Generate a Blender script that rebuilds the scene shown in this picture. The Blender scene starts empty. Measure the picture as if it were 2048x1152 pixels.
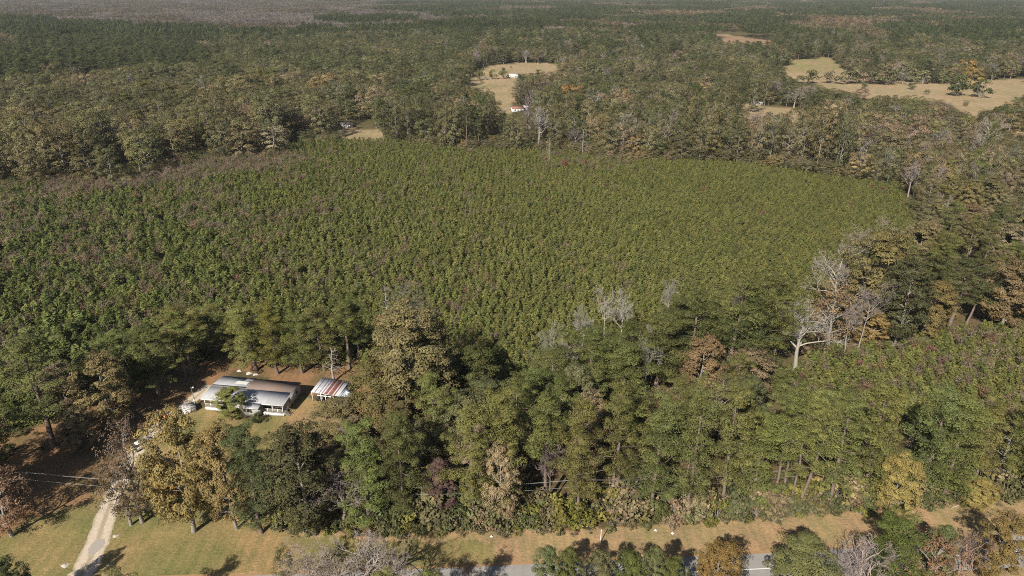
import bpy, math, random
import numpy as np
from mathutils import Vector, Matrix

# ------------------------------------------------------------------ camera, sky, sun, exposure
SC = bpy.context.scene
COL = SC.collection
CAM_H, FPX, PITCH = 85.0, 1366.0, math.radians(23.9)
cam_data = bpy.data.cameras.new('camera')
cam_data.sensor_width = 36.0
cam_data.lens = FPX / 2048 * 36.0
cam_data.clip_start = 1.0
cam_data.clip_end = 30000.0
cam = bpy.data.objects.new('camera', cam_data)
cam.location = (0, 0, CAM_H)
cam.rotation_euler = (math.pi / 2 - PITCH, 0, 0)
COL.objects.link(cam)
SC.camera = cam

SUN_EL, SHADOW_HEADING = math.radians(38), math.radians(27)      # shadows run away from the camera, to the right
sun_dir = Vector((math.sin(SHADOW_HEADING) * math.cos(SUN_EL), math.cos(SHADOW_HEADING) * math.cos(SUN_EL), -math.sin(SUN_EL)))
world = bpy.data.worlds.new('World')
SC.world = world
world.use_nodes = True
wn = world.node_tree
bg = wn.nodes['Background']
sky = wn.nodes.new('ShaderNodeTexSky')
sky.sky_type = 'NISHITA'
sky.sun_disc = False
sky.sun_elevation = SUN_EL
sky.sun_rotation = math.radians(207)
wn.links.new(sky.outputs[0], bg.inputs['Color'])
bg.inputs['Strength'].default_value = 0.05
sl = bpy.data.lights.new('sun', 'SUN')
sl.energy = 4.9
sl.angle = math.radians(0.5)
sl.color = (1.0, 0.92, 0.8)
sun = bpy.data.objects.new('sun', sl)
sun.rotation_euler = sun_dir.to_track_quat('-Z', 'Y').to_euler()
sun.location = (0, 0, 300)
COL.objects.link(sun)
SC.view_settings.view_transform = 'Standard'
SC.view_settings.look = 'None'
SC.view_settings.exposure = 0.58
SC.view_settings.gamma = 1.0
SC.view_settings.use_curve_mapping = False
SC.render.engine = 'CYCLES'
SC.cycles.max_bounces = 5
SC.cycles.diffuse_bounces = 1
SC.cycles.glossy_bounces = 2
SC.cycles.transmission_bounces = 3
SC.cycles.volume_bounces = 0
SC.cycles.use_denoising = False
SC.cycles.filter_width = 1.0
SC.cycles.use_adaptive_sampling = False

# ------------------------------------------------------------------ geometry helpers
cP, sP = math.cos(PITCH), math.sin(PITCH)


def gp(x, y, z=0.0):
    """The point at height z under photograph pixel (x, y)."""
    d = (x - 1024.0, FPX * cP + (576.0 - y) * sP, -FPX * sP + (576.0 - y) * cP)
    t = (z - CAM_H) / d[2]
    return d[0] * t, d[1] * t


def pj(X, Y, Z=0.0):
    dz = Z - CAM_H
    dep = np.maximum(Y * cP - dz * sP, 0.5)
    up = Y * sP + dz * cP
    return 1024 + FPX * X / dep, 576 - FPX * up / dep


def depth(X, Y, Z=0.0):
    return Y * cP - (Z - CAM_H) * sP


def height_to(X, Y, ty):
    lo, hi = 0.0, 80.0
    for _ in range(30):
        m = (lo + hi) / 2
        if pj(X, Y, m)[1] > ty:
            lo = m
        else:
            hi = m
    return lo


def inpoly(px, py, poly):
    px, py = np.asarray(px, float), np.asarray(py, float)
    r = np.zeros(px.shape, bool)
    n = len(poly)
    for i in range(n):
        x0, y0 = poly[i]
        x1, y1 = poly[(i + 1) % n]
        if y0 == y1:
            continue
        c = ((y0 > py) != (y1 > py)) & (px < (x1 - x0) * (py - y0) / (y1 - y0) + x0)
        r ^= c
    return r


def wob(X, Y, s, seed=0.0):
    """Smooth pseudo-noise in about -1..1 with wavelength near s."""
    a, b = X / s, Y / s
    return (np.sin(a * 6.1 + 1.7 * np.sin(b * 3.7 + seed) + seed) + np.sin(b * 5.3 + 2.1 * np.sin(a * 4.3 + seed * 2) + seed * 3)
            + np.sin((a + b) * 3.9 + 1.3 * np.sin((a - b) * 5.1 + seed) + 2 * seed)) / 3.0


def zground(X, Y):
    r = np.hypot(X, Y)
    ramp = np.clip((r - 520) / 700, 0, 1)
    return ramp * 3.0 * wob(X, Y, 900.0, 1.3)


class Geo:
    """Collects quads; build() links them as one mesh."""

    def __init__(self):
        self.V, self.F, self.M, self.A, self.B, self.n = [], [], [], [], [], 0

    def add(self, V, F, m=0, var=0.5, hue=0.0):
        V = np.asarray(V, np.float32).reshape(-1, 3)
        F = np.asarray(F, np.int32).reshape(-1, 4)
        k = len(F)
        self.V.append(V)
        self.F.append(F + self.n)
        self.M.append(np.full(k, m, np.int32))
        self.A.append(np.broadcast_to(np.asarray(var, np.float32), (k,)))
        self.B.append(np.broadcast_to(np.asarray(hue, np.float32), (k,)))
        self.n += len(V)

    def arrays(self):
        return [np.concatenate(x) for x in (self.V, self.F, self.M, self.A, self.B)]

    def extend(self, other, mat_offset=0, T=None, hue=None, var_shift=0.0):
        V, F, M, A, B = other.arrays()
        if T is not None:
            V = T(V)
        self.V.append(V.astype(np.float32))
        self.F.append(F + self.n)
        self.M.append(M + mat_offset)
        self.A.append(np.clip(A + var_shift, 0, 1))
        self.B.append(B if hue is None else np.clip(B + hue, 0, 1))
        self.n += len(V)

    def mesh(self, name, mats, smooth=False):
        V, F, M, A, B = self.arrays()
        me = bpy.data.meshes.new(name)
        me.vertices.add(len(V))
        me.vertices.foreach_set('co', V.ravel())
        me.loops.add(F.size)
        me.loops.foreach_set('vertex_index', F.ravel())
        me.polygons.add(len(F))
        me.polygons.foreach_set('loop_start', np.arange(0, F.size, 4, dtype=np.int32))
        me.polygons.foreach_set('material_index', M)
        if smooth:
            me.polygons.foreach_set('use_smooth', np.ones(len(F), bool))
        for nm, arr in (('var', A), ('hue', B)):
            at = me.attributes.new(nm, 'FLOAT', 'FACE')
            at.data.foreach_set('value', arr.astype(np.float32))
        for m in mats:
            me.materials.append(m)
        me.update(calc_edges=True)
        return me

    def tube(self, pts, rad, sides=5, m=0, var=0.5, cap=False):
        pts = np.asarray(pts, float)
        n = len(pts)
        V = np.zeros((n, sides, 3))
        ang = np.arange(sides) * 2 * math.pi / sides
        for i in range(n):
            d = pts[min(i + 1, n - 1)] - pts[max(i - 1, 0)]
            d = d / (np.linalg.norm(d) + 1e-9)
            a = np.cross(d, (0.31, 0.87, 0.39) if abs(d[1]) < 0.8 else (1, 0, 0))
            a /= np.linalg.norm(a) + 1e-9
            b = np.cross(d, a)
            V[i] = pts[i] + rad[i] * (np.cos(ang)[:, None] * a + np.sin(ang)[:, None] * b)
        i, j = np.meshgrid(np.arange(n - 1), np.arange(sides), indexing='ij')
        j2 = (j + 1) % sides
        F = np.stack([i * sides + j, i * sides + j2, (i + 1) * sides + j2, (i + 1) * sides + j], -1).reshape(-1, 4)
        self.add(V.reshape(-1, 3), F, m, var)
        if cap and sides >= 4:
            o = (n - 1) * sides
            for k in range(1, sides - 1, 2):
                self.add(V[-1][[0, k, k + 1, min(k + 2, sides - 1)]], [[0, 1, 2, 3]], m, var)

    def box(self, x0, x1, y0, y1, z0, z1, m=0, var=0.5):
        V = [(x, y, z) for z in (z0, z1) for y in (y0, y1) for x in (x0, x1)]
        F = [(0, 2, 3, 1), (4, 5, 7, 6), (0, 1, 5, 4), (2, 6, 7, 3), (0, 4, 6, 2), (1, 3, 7, 5)]
        self.add(V, F, m, var)

    def slab(self, quad, th, m=0, var=0.5):
        """A quad of four points with thickness th below it."""
        q = np.asarray(quad, float)
        nrm = np.cross(q[1] - q[0], q[3] - q[0])
        nrm /= np.linalg.norm(nrm)
        V = np.concatenate([q - nrm * th, q])
        F = [(3, 2, 1, 0), (4, 5, 6, 7), (0, 1, 5, 4), (1, 2, 6, 5), (2, 3, 7, 6), (3, 0, 4, 7)]
        self.add(V, F, m, var)


def link(name, me, parent=None, loc=None):
    o = bpy.data.objects.new(name, me)
    COL.objects.link(o)
    if parent is not None:
        o.parent = parent
    if loc is not None:
        o.location = loc
    return o


def tag(o, label=None, cat=None, group=None, kind=None):
    for k, v in (('label', label), ('category', cat), ('group', group), ('kind', kind)):
        if v:
            o[k] = v
    return o


def short(label):
    """Labels keep to 16 words."""
    for w in ('close ', 'well ', 'medium ', 'hardwood ', 'fine ', 'full ', 'mid '):
        if len(label.split()) > 15:
            label = label.replace(w, '', 1)
    return label


def thing(name, label, cat, loc=(0, 0, 0), rz=0.0, group=None):
    o = bpy.data.objects.new(name, None)
    o.empty_display_size = 0.5
    COL.objects.link(o)
    o.location = loc
    o.rotation_euler = (0, 0, rz)
    return tag(o, short(label), cat, group)


# ------------------------------------------------------------------ materials
def nodes_of(name):
    m = bpy.data.materials.new(name)
    m.use_nodes = True
    t = m.node_tree
    t.nodes.clear()
    out = t.nodes.new('ShaderNodeOutputMaterial')
    return m, t, out


def N(t, typ, **kw):
    n = t.nodes.new(typ)
    for k, v in kw.items():
        setattr(n, k, v)
    return n


def mixc(t, fac, a, b, blend='MIX'):
    n = N(t, 'ShaderNodeMix', data_type='RGBA', blend_type=blend)
    for sock, v in ((n.inputs[0], fac), (n.inputs[6], a), (n.inputs[7], b)):
        if isinstance(v, bpy.types.NodeSocket):
            t.links.new(v, sock)
        elif isinstance(v, tuple):
            sock.default_value = v + (1.0,) if len(v) == 3 else v
        else:
            sock.default_value = v
    return n.outputs[2]


def math_(t, op, a, b=0.0, c=0.0):
    n = N(t, 'ShaderNodeMath', operation=op)
    for s, v in zip(n.inputs, (a, b, c)):
        if isinstance(v, bpy.types.NodeSocket):
            t.links.new(v, s)
        else:
            s.default_value = v
    return n.outputs[0]


def noise(t, scale, detail=3.0, rough=0.6, vec=None):
    n = N(t, 'ShaderNodeTexNoise')
    n.inputs['Scale'].default_value = scale
    n.inputs['Detail'].default_value = detail
    n.inputs['Roughness'].default_value = rough
    if vec is not None:
        t.links.new(vec, n.inputs['Vector'])
    return n.outputs['Fac']


def ramp(t, fac, lo, hi):
    n = N(t, 'ShaderNodeMapRange')
    n.inputs[1].default_value = lo
    n.inputs[2].default_value = hi
    t.links.new(fac, n.inputs[0])
    return n.outputs[0]


def attr(t, name, kind='GEOMETRY'):
    return N(t, 'ShaderNodeAttribute', attribute_name=name, attribute_type=kind)


def foliage_material(name, translucency=0.14, warm=(1.28, 0.98, 0.76)):
    m, t, out = nodes_of(name)
    tint = attr(t, 'tint', 'INSTANCER').outputs['Color']
    var = attr(t, 'var').outputs['Fac']
    hue = attr(t, 'hue').outputs['Fac']
    v = math_(t, 'MULTIPLY_ADD', var, 1.15, 0.45)
    sc = N(t, 'ShaderNodeVectorMath', operation='SCALE')
    t.links.new(tint, sc.inputs[0])
    t.links.new(v, sc.inputs['Scale'])
    col = sc.outputs[0]
    col = mixc(t, hue, col, mixc(t, 1.0, col, warm, 'MULTIPLY'))
    dif = N(t, 'ShaderNodeBsdfDiffuse')
    tr = N(t, 'ShaderNodeBsdfTranslucent')
    t.links.new(col, dif.inputs[0])
    t.links.new(col, tr.inputs[0])
    mx = N(t, 'ShaderNodeMixShader')
    mx.inputs[0].default_value = translucency
    t.links.new(dif.outputs[0], mx.inputs[1])
    t.links.new(tr.outputs[0], mx.inputs[2])
    t.links.new(mx.outputs[0], out.inputs[0])
    return m


def bark_material(name, c1, c2, use_tint=False):
    m, t, out = nodes_of(name)
    geo = N(t, 'ShaderNodeTexCoord')
    f = noise(t, 2.5, 4, 0.7, geo.outputs['Object'])
    if use_tint:
        tint = attr(t, 'tint', 'INSTANCER').outputs['Color']
        col = mixc(t, ramp(t, f, 0.3, 0.7), mixc(t, 1.0, tint, (0.7, 0.68, 0.66), 'MULTIPLY'), tint)
    else:
        col = mixc(t, ramp(t, f, 0.3, 0.7), c1, c2)
    dif = N(t, 'ShaderNodeBsdfDiffuse')
    t.links.new(col, dif.inputs[0])
    t.links.new(dif.outputs[0], out.inputs[0])
    return m


def plain(name, c1, c2=None, scale=3.0, rough=0.8, metal=0.0, lo=0.35, hi=0.65, stretch=None, spec=0.3):
    m, t, out = nodes_of(name)
    p = N(t, 'ShaderNodeBsdfPrincipled')
    p.inputs['Roughness'].default_value = rough
    p.inputs['Metallic'].default_value = metal
    p.inputs['Specular IOR Level'].default_value = spec
    tc = N(t, 'ShaderNodeTexCoord')
    vec = tc.outputs['Object']
    if stretch:
        mp = N(t, 'ShaderNodeMapping')
        mp.inputs['Scale'].default_value = stretch
        t.links.new(vec, mp.inputs[0])
        vec = mp.outputs[0]
    if c2 is None:
        c2 = tuple(c * 0.8 for c in c1)
    t.links.new(mixc(t, ramp(t, noise(t, scale, 5, 0.65, vec), lo, hi), c1, c2), p.inputs['Base Color'])
    t.links.new(p.outputs[0], out.inputs[0])
    return m


LEAF = foliage_material('leaf')
NEEDLE = foliage_material('needle', 0.1, (1.2, 1.0, 0.8))
TWIG = bark_material('twig', None, None, True)
BARK_PINE = bark_material('pine_bark', (0.13, 0.1, 0.085), (0.23, 0.18, 0.15))
BARK_GREY = bark_material('grey_bark', (0.16, 0.14, 0.12), (0.33, 0.3, 0.27))

M = dict(
    white=plain('white_paint', (0.78, 0.78, 0.76), (0.62, 0.61, 0.58), 1.2),
    wall=plain('aged_siding', (0.52, 0.51, 0.48), (0.4, 0.39, 0.36), 1.5),
    roof=plain('grey_shingle', (0.44, 0.445, 0.465), (0.36, 0.365, 0.385), 0.9, 0.9, stretch=(3.0, 0.6, 1), spec=0.1),
    roofdark=plain('dark_shingle', (0.2, 0.2, 0.21), (0.15, 0.15, 0.155), 2.0, 0.9),
    roofbrown=plain('leaf_littered_shingle', (0.19, 0.175, 0.17), (0.22, 0.14, 0.1), 1.1, 0.9, lo=0.38, hi=0.6),
    roofmetal=plain('pale_roofing', (0.33, 0.34, 0.365), (0.27, 0.28, 0.3), 1.0, 0.7),
    sheet=plain('galvanised_sheet', (0.5, 0.51, 0.55), (0.38, 0.38, 0.42), 1.2, 0.55, 0.0),
    rust=plain('rusty_sheet', (0.15, 0.05, 0.04), (0.26, 0.13, 0.1), 2.5, 0.8, lo=0.4, hi=0.7),
    darksheet=plain('stained_sheet', (0.12, 0.09, 0.1), (0.3, 0.27, 0.28), 2.0, 0.8),
    redroof=plain('faded_red_roof', (0.3, 0.14, 0.1), (0.24, 0.13, 0.1), 1.0),
    glass=plain('dark_glass', (0.03, 0.035, 0.045), (0.05, 0.055, 0.06), 1.0, 0.15, spec=0.6),
    dark=plain('black_rubber', (0.02, 0.02, 0.02), (0.035, 0.035, 0.035), 4.0, 0.7),
    wood=plain('weathered_wood', (0.3, 0.26, 0.21), (0.2, 0.17, 0.14), 3.0, 0.9, stretch=(1, 1, 0.2)),
    palewood=plain('bare_lumber', (0.5, 0.4, 0.28), (0.4, 0.31, 0.2), 3.0, 0.9),
    pole=plain('creosote_pole', (0.07, 0.055, 0.045), (0.11, 0.09, 0.075), 3.0, 0.9),
    orange=plain('orange_paint', (0.62, 0.17, 0.035), (0.5, 0.12, 0.03), 3.0, 0.45, spec=0.5),
    metal=plain('grey_metal', (0.4, 0.4, 0.41), (0.3, 0.3, 0.31), 3.0, 0.4, 0.6),
    wire=plain('aluminium_wire', (0.36, 0.36, 0.36), (0.28, 0.28, 0.28), 3.0, 0.45, 0.3),
    brick=plain('red_earth_brick', (0.25, 0.12, 0.08), (0.2, 0.1, 0.07), 4.0),
    stone=plain('pale_stone', (0.5, 0.46, 0.4), (0.38, 0.34, 0.29), 4.0),
    carwhite=plain('white_car_paint', (0.75, 0.75, 0.75), (0.7, 0.7, 0.7), 1.0, 0.25, spec=0.6),
)

# ------------------------------------------------------------------ land cover, in photograph pixels at ground level
LAWN = [(-500, 1500), (-500, 1120), (0, 1075), (60, 1040), (170, 1000), (230, 955), (262, 920), (318, 860), (345, 835), (395, 812), (470, 838),
        (560, 832), (600, 780), (640, 800), (700, 815), (690, 870), (640, 890), (560, 1000), (545, 1062), (790, 1085), (985, 1080), (985, 1135), (560, 1142), (400, 1152), (300, 1500)]
DRY = [(545, 870), (585, 835), (640, 815), (700, 820), (700, 870), (640, 905), (560, 900)]
STRAW = [(-500, 1110), (0, 1080), (60, 1045), (170, 1005), (235, 955), (262, 915), (320, 850), (400, 800), (470, 740), (600, 772), (620, 790), (760, 790), (800, 740),
         (700, 700), (560, 715), (470, 715), (440, 690), (300, 740), (200, 780), (60, 860), (-500, 950)]
VERGE = [(545, 1056), (790, 1073), (1000, 1060), (1150, 1056), (1300, 1048), (1540, 1033), (1700, 1024), (1760, 1021), (2048, 997), (2600, 960),
         (2600, 1500), (300, 1500), (400, 1152), (560, 1142), (985, 1135)]
PLANT = [(-700, 430), (0, 395), (130, 372), (250, 385), (345, 330), (560, 318), (600, 290), (760, 285), (900, 300), (1120, 305), (1250, 325), (1450, 325),
         (1640, 352), (1800, 372), (1835, 430), (1815, 500), (1740, 540), (1640, 600), (1500, 690), (1300, 720), (1100, 770), (900, 760), (760, 740),
         (560, 715), (470, 715), (330, 740), (200, 790), (0, 880), (-700, 1000)]
PLANT2 = [(1540, 790), (1580, 745), (1640, 705), (1760, 695), (1880, 668), (2060, 650), (2500, 600), (2500, 820), (2048, 850), (1800, 850), (1600, 830)]
PASTURES = [
    [(935, 170), (950, 142), (985, 130), (1040, 126), (1120, 127), (1115, 138), (1085, 165), (1075, 185), (940, 185)],
    [(960, 168), (1030, 163), (1035, 175), (1022, 220), (1020, 235), (985, 235), (985, 190), (950, 180)],
    [(1568, 150), (1575, 121), (1660, 118), (1680, 132), (1700, 142), (1770, 150), (1860, 160), (1990, 160), (2060, 157), (2300, 150), (2300, 240), (2060, 225), (1950, 240), (1890, 205), (1800, 195), (1740, 200), (1600, 165)],
    [(1465, 208), (1500, 208), (1560, 215), (1640, 228), (1640, 250), (1465, 250)],
    [(1990, 262), (2060, 262), (2200, 268), (2200, 300), (2060, 300), (1990, 300)],
    [(1425, 70), (1450, 66), (1500, 74), (1560, 82), (1560, 97), (1430, 94)],
    [(1540, 30), (1580, 30), (1580, 41), (1540, 41)],
    [(670, 270), (690, 255), (765, 262), (770, 275), (740, 290), (660, 295)],
    [(842, 262), (870, 255), (880, 290), (842, 290)],
]
# areas that stay open to view: no forest tree may stand in front of them
CLEAR = [
    [(-700, 430), (0, 395), (130, 372), (250, 380), (345, 335), (560, 322), (600, 292), (760, 285), (900, 302), (1120, 308), (1250, 328), (1450, 330),
     (1640, 355), (1800, 378), (1830, 430), (1800, 470), (1700, 450), (1640, 480), (1560, 545), (1480, 535), (1340, 580), (1330, 610), (1200, 650), (1100, 690), (1000, 705), (920, 675),
     (880, 640), (850, 600), (790, 550), (765, 620), (700, 598), (540, 595), (470, 640), (330, 620), (290, 670), (200, 700), (60, 690), (0, 740), (-700, 800)],
    [(1640, 705), (1760, 705), (1880, 678), (2060, 660), (2200, 650), (2200, 770), (2048, 780), (1780, 790), (1600, 770)],
    [(225, 1160), (0, 1160), (0, 1080), (150, 1010), (235, 955), (320, 845), (395, 760), (400, 740), (480, 735), (720, 745), (700, 830), (640, 870), (560, 880), (530, 850), (420, 850), (350, 900), (320, 1000), (330, 1060), (560, 1060), (790, 1080), (985, 1065), (1300, 1060), (1540, 1040), (1760, 1030), (2060, 1005), (2060, 1200)],
    [(160, 850), (250, 800), (260, 830), (190, 910), (120, 960), (60, 1000), (60, 940)],
    [(935, 165), (950, 142), (985, 130), (1040, 126), (1120, 127), (1115, 138), (1080, 147), (1030, 150), (1025, 172), (1022, 208), (995, 213), (985, 180)],
    [(1568, 150), (1575, 121), (1660, 118), (1680, 132), (1700, 145), (1730, 165), (1890, 168), (1990, 160), (2060, 157), (2060, 195), (2010, 205), (1950, 240), (1890, 200), (1800, 190), (1740, 192), (1640, 172)],
    [(1472, 210), (1500, 209), (1560, 216), (1632, 230), (1600, 236), (1540, 224), (1480, 222)],
    [(1995, 263), (2060, 263), (2060, 282), (2030, 282), (2010, 272)],
    [(1432, 71), (1450, 67), (1500, 75), (1555, 83), (1540, 87), (1450, 85)],
    [(1548, 32), (1578, 32), (1575, 38), (1548, 38)],
    [(672, 268), (686, 240), (715, 240), (765, 262), (765, 274), (700, 276)],
    [(998, 212), (1065, 209), (1065, 224), (1000, 224)],
    [(1012, 146), (1040, 146), (1040, 153), (1012, 153)],
]

TREES_ONLY = [[(1562, 600), (1625, 600), (1640, 700), (1612, 740), (1570, 740)], [(1680, 600), (1722, 600), (1722, 700), (1680, 700)], [(1888, 570), (1945, 570), (1945, 645), (1888, 645)]]

# ------------------------------------------------------------------ ground
def build_ground():
    r1 = 40 * 1.0065 ** np.arange(0, 220)
    r2 = r1[-1] * 1.021 ** np.arange(1, 180)
    rr = np.concatenate([[0.5, 10, 25], r1, r2[r2 < 6300], [6500]])
    a = np.concatenate([np.radians(np.linspace(-62, 62, 470)), np.radians(np.linspace(66, 294, 58))])
    R, A = np.meshgrid(rr, a, indexing='ij')
    X, Y = R * np.sin(A), R * np.cos(A)
    Z = zground(X, Y)
    n, k = R.shape
    i, j = np.meshgrid(np.arange(n - 1), np.arange(k), indexing='ij')
    j2 = (j + 1) % k
    F = np.stack([i * k + j, (i + 1) * k + j, (i + 1) * k + j2, i * k + j2], -1).reshape(-1, 4)
    F = F[:, ::-1]
    me = bpy.data.meshes.new('ground')
    V = np.stack([X, Y, Z], -1).reshape(-1, 3).astype(np.float32)
    me.vertices.add(len(V))
    me.vertices.foreach_set('co', V.ravel())
    me.loops.add(F.size)
    me.loops.foreach_set('vertex_index', F.ravel().astype(np.int32))
    me.polygons.add(len(F))
    me.polygons.foreach_set('loop_start', np.arange(0, F.size, 4, dtype=np.int32))
    me.polygons.foreach_set('use_smooth', np.ones(len(F), bool))
    # land cover: which plants cover the soil where
    x, y = V[:, 0].astype(float), V[:, 1].astype(float)
    jx, jy = x + 0.9 * wob(x, y, 9, 2), y + 0.9 * wob(x, y, 7, 5)
    px, py = pj(jx, np.maximum(jy, 1.0))
    front = y > 30
    C = np.tile(np.array([0.13, 0.1, 0.06]), (len(V), 1))          # leaf litter under the woods
    w = wob(x, y, 40, 1)[:, None] * 0.5 + 0.5
    far_mix = np.array([0.09, 0.085, 0.045]) * w + np.array([0.12, 0.1, 0.06]) * (1 - w)
    C[y > 250] = far_mix[y > 250]

    def put(mask, ca, cb, s, seed):
        q = np.clip(wob(x, y, s, seed) * 0.8 + 0.5, 0, 1)[:, None]
        v = np.array(ca) * q + np.array(cb) * (1 - q)
        C[mask] = v[mask]
    for p in (PLANT, PLANT2):
        put(front & inpoly(px, py, p), (0.085, 0.088, 0.04), (0.11, 0.09, 0.05), 30, 3)
    put(front & inpoly(px, py, STRAW), (0.28, 0.165, 0.1), (0.21, 0.14, 0.085), 11, 4)
    put(front & inpoly(px, py, VERGE), (0.33, 0.25, 0.145), (0.35, 0.24, 0.155), 14, 6)
    put(front & inpoly(px, py, LAWN), (0.2, 0.185, 0.085), (0.29, 0.22, 0.115), 19, 7)
    put(front & inpoly(px, py, DRY), (0.31, 0.215, 0.135), (0.26, 0.2, 0.11), 12, 8)
    put((y < 78) & (np.abs(x) < 400), (0.19, 0.175, 0.085), (0.25, 0.19, 0.11), 14, 9)
    for k2, p in enumerate(PASTURES):
        put(front & inpoly(px, py, p), (0.35, 0.268, 0.185), (0.3, 0.235, 0.155), 60, 10 + k2)
    put(front & inpoly(px, py, [(1568, 140), (1575, 119), (1660, 117), (1685, 134), (1640, 150)]), (0.25, 0.235, 0.115), (0.28, 0.215, 0.145), 50, 31)
    put(front & inpoly(px, py, [(1425, 64), (1560, 80), (1560, 98), (1430, 96)]), (0.30, 0.2, 0.15), (0.27, 0.19, 0.13), 60, 33)
    put(front & (py < 62) & (py > 18) & (px < 860), (0.16, 0.14, 0.12), (0.13, 0.115, 0.1), 120, 35)
    at = me.color_attributes.new('cover', 'FLOAT_COLOR', 'POINT')
    at.data.foreach_set('color', np.concatenate([C, np.ones((len(V), 1))], 1).astype(np.float32).ravel())
    m, t, out = nodes_of('grass_and_litter')
    p = N(t, 'ShaderNodeBsdfDiffuse')
    geo = N(t, 'ShaderNodeNewGeometry')
    col = attr(t, 'cover').outputs['Color']
    n1 = ramp(t, noise(t, 0.22, 5, 0.65, geo.outputs['Position']), 0.3, 0.7)
    n2 = ramp(t, noise(t, 1.9, 5, 0.75, geo.outputs['Position']), 0.28, 0.72)
    n3 = ramp(t, noise(t, 0.03, 3, 0.6, geo.outputs['Position']), 0.3, 0.7)
    col = mixc(t, 1.0, col, mixc(t, n1, (0.74, 0.8, 0.76), (1.22, 1.14, 1.1)), 'MULTIPLY')
    col = mixc(t, 1.0, col, mixc(t, n2, (0.66, 0.68, 0.64), (1.3, 1.27, 1.22)), 'MULTIPLY')
    col = mixc(t, 1.0, col, mixc(t, n3, (0.86, 0.95, 0.88), (1.12, 1.04, 1.06)), 'MULTIPLY')
    mp = N(t, 'ShaderNodeMapping')
    mp.inputs['Rotation'].default_value = (0, 0, math.radians(-14))
    mp.inputs['Scale'].default_value = (0.9, 0.07, 1)
    t.links.new(geo.outputs['Position'], mp.inputs[0])
    n4 = ramp(t, noise(t, 1.0, 2, 0.5, mp.outputs[0]), 0.35, 0.65)
    col = mixc(t, 1.0, col, mixc(t, n4, (0.86, 0.93, 0.85), (1.12, 1.06, 1.1)), 'MULTIPLY')
    fl = ramp(t, noise(t, 5.5, 2, 0.5, geo.outputs['Position']), 0.68, 0.74)
    col = mixc(t, math_(t, 'MULTIPLY', fl, 0.5), col, (0.36, 0.24, 0.13))
    t.links.new(col, p.inputs[0])
    bp = N(t, 'ShaderNodeBump')
    bp.inputs['Strength'].default_value = 0.7
    bp.inputs['Distance'].default_value = 0.25
    t.links.new(noise(t, 2.6, 5, 0.75, geo.outputs['Position']), bp.inputs['Height'])
    t.links.new(bp.outputs[0], p.inputs['Normal'])
    t.links.new(p.outputs[0], out.inputs[0])
    me.materials.append(m)
    me.update(calc_edges=True)
    tag(link('ground', me), kind='structure')


build_ground()


def ribbon(name, centre, z, mat, kind='structure', steps=8, jitter=0.0, seed=0, across=(-1, -0.5, 0, 0.5, 1)):
    """A strip along world points (x, y, half width), smoothed; attribute 'across' runs -1..1."""
    c = np.array(centre, float)
    tt = np.linspace(0, len(c) - 1, (len(c) - 1) * steps + 1)
    P = np.stack([np.interp(tt, np.arange(len(c)), c[:, k]) for k in range(3)], 1)
    for _ in range(steps):
        P[1:-1] = (P[:-2] + P[1:-1] * 2 + P[2:]) / 4
    d = np.gradient(P[:, :2], axis=0)
    d /= np.linalg.norm(d, axis=1)[:, None]
    nr = np.stack([d[:, 1], -d[:, 0]], 1)
    rg = np.random.default_rng(seed)
    rows = []
    for a in across:
        q = P[:, :2] + nr * (P[:, 2] * a)[:, None]
        if jitter and abs(a) == 1:
            q = q + nr * rg.normal(0, jitter, (len(q), 1))
        rows.append(np.concatenate([q, np.full((len(q), 1), z)], 1))
    V = np.stack(rows, 1)
    n, k = V.shape[:2]
    i, j = np.meshgrid(np.arange(n - 1), np.arange(k - 1), indexing='ij')
    F = np.stack([i * k + j, i * k + j + 1, (i + 1) * k + j + 1, (i + 1) * k + j], -1).reshape(-1, 4)
    g = Geo()
    g.add(V.reshape(-1, 3), F)
    me = g.mesh(name, [mat])
    at = me.attributes.new('across', 'FLOAT', 'POINT')
    at.data.foreach_set('value', np.tile(np.array(across, np.float32), n))
    o = link(name, me)
    return tag(o, kind=kind) if kind else o


def track_material():
    m, t, out = nodes_of('sandy_wheel_tracks')
    p = N(t, 'ShaderNodeBsdfDiffuse')
    ac = math_(t, 'ABSOLUTE', attr(t, 'across').outputs['Fac'])
    geo = N(t, 'ShaderNodeNewGeometry')
    nz = noise(t, 1.1, 5, 0.7, geo.outputs['Position'])
    d = math_(t, 'ABSOLUTE', math_(t, 'SUBTRACT', math_(t, 'ADD', ac, math_(t, 'MULTIPLY', math_(t, 'SUBTRACT', nz, 0.5), 0.75)), 0.54))
    f = N(t, 'ShaderNodeMapRange')
    f.inputs[1].default_value, f.inputs[2].default_value, f.inputs[3].default_value, f.inputs[4].default_value = 0.22, 0.42, 1.0, 0.0
    t.links.new(d, f.inputs[0])
    sand = mixc(t, ramp(t, noise(t, 2.2, 5, 0.7, geo.outputs['Position']), 0.3, 0.7), (0.42, 0.35, 0.27), (0.6, 0.52, 0.42))
    soil = mixc(t, ramp(t, nz, 0.3, 0.7), (0.44, 0.37, 0.28), (0.27, 0.22, 0.13))
    t.links.new(mixc(t, f.outputs[0], soil, sand), p.inputs[0])
    t.links.new(p.outputs[0], out.inputs[0])
    return m


def at2(x, y, w):
    X, Y = gp(x, y)
    return (X, Y, w)


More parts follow.
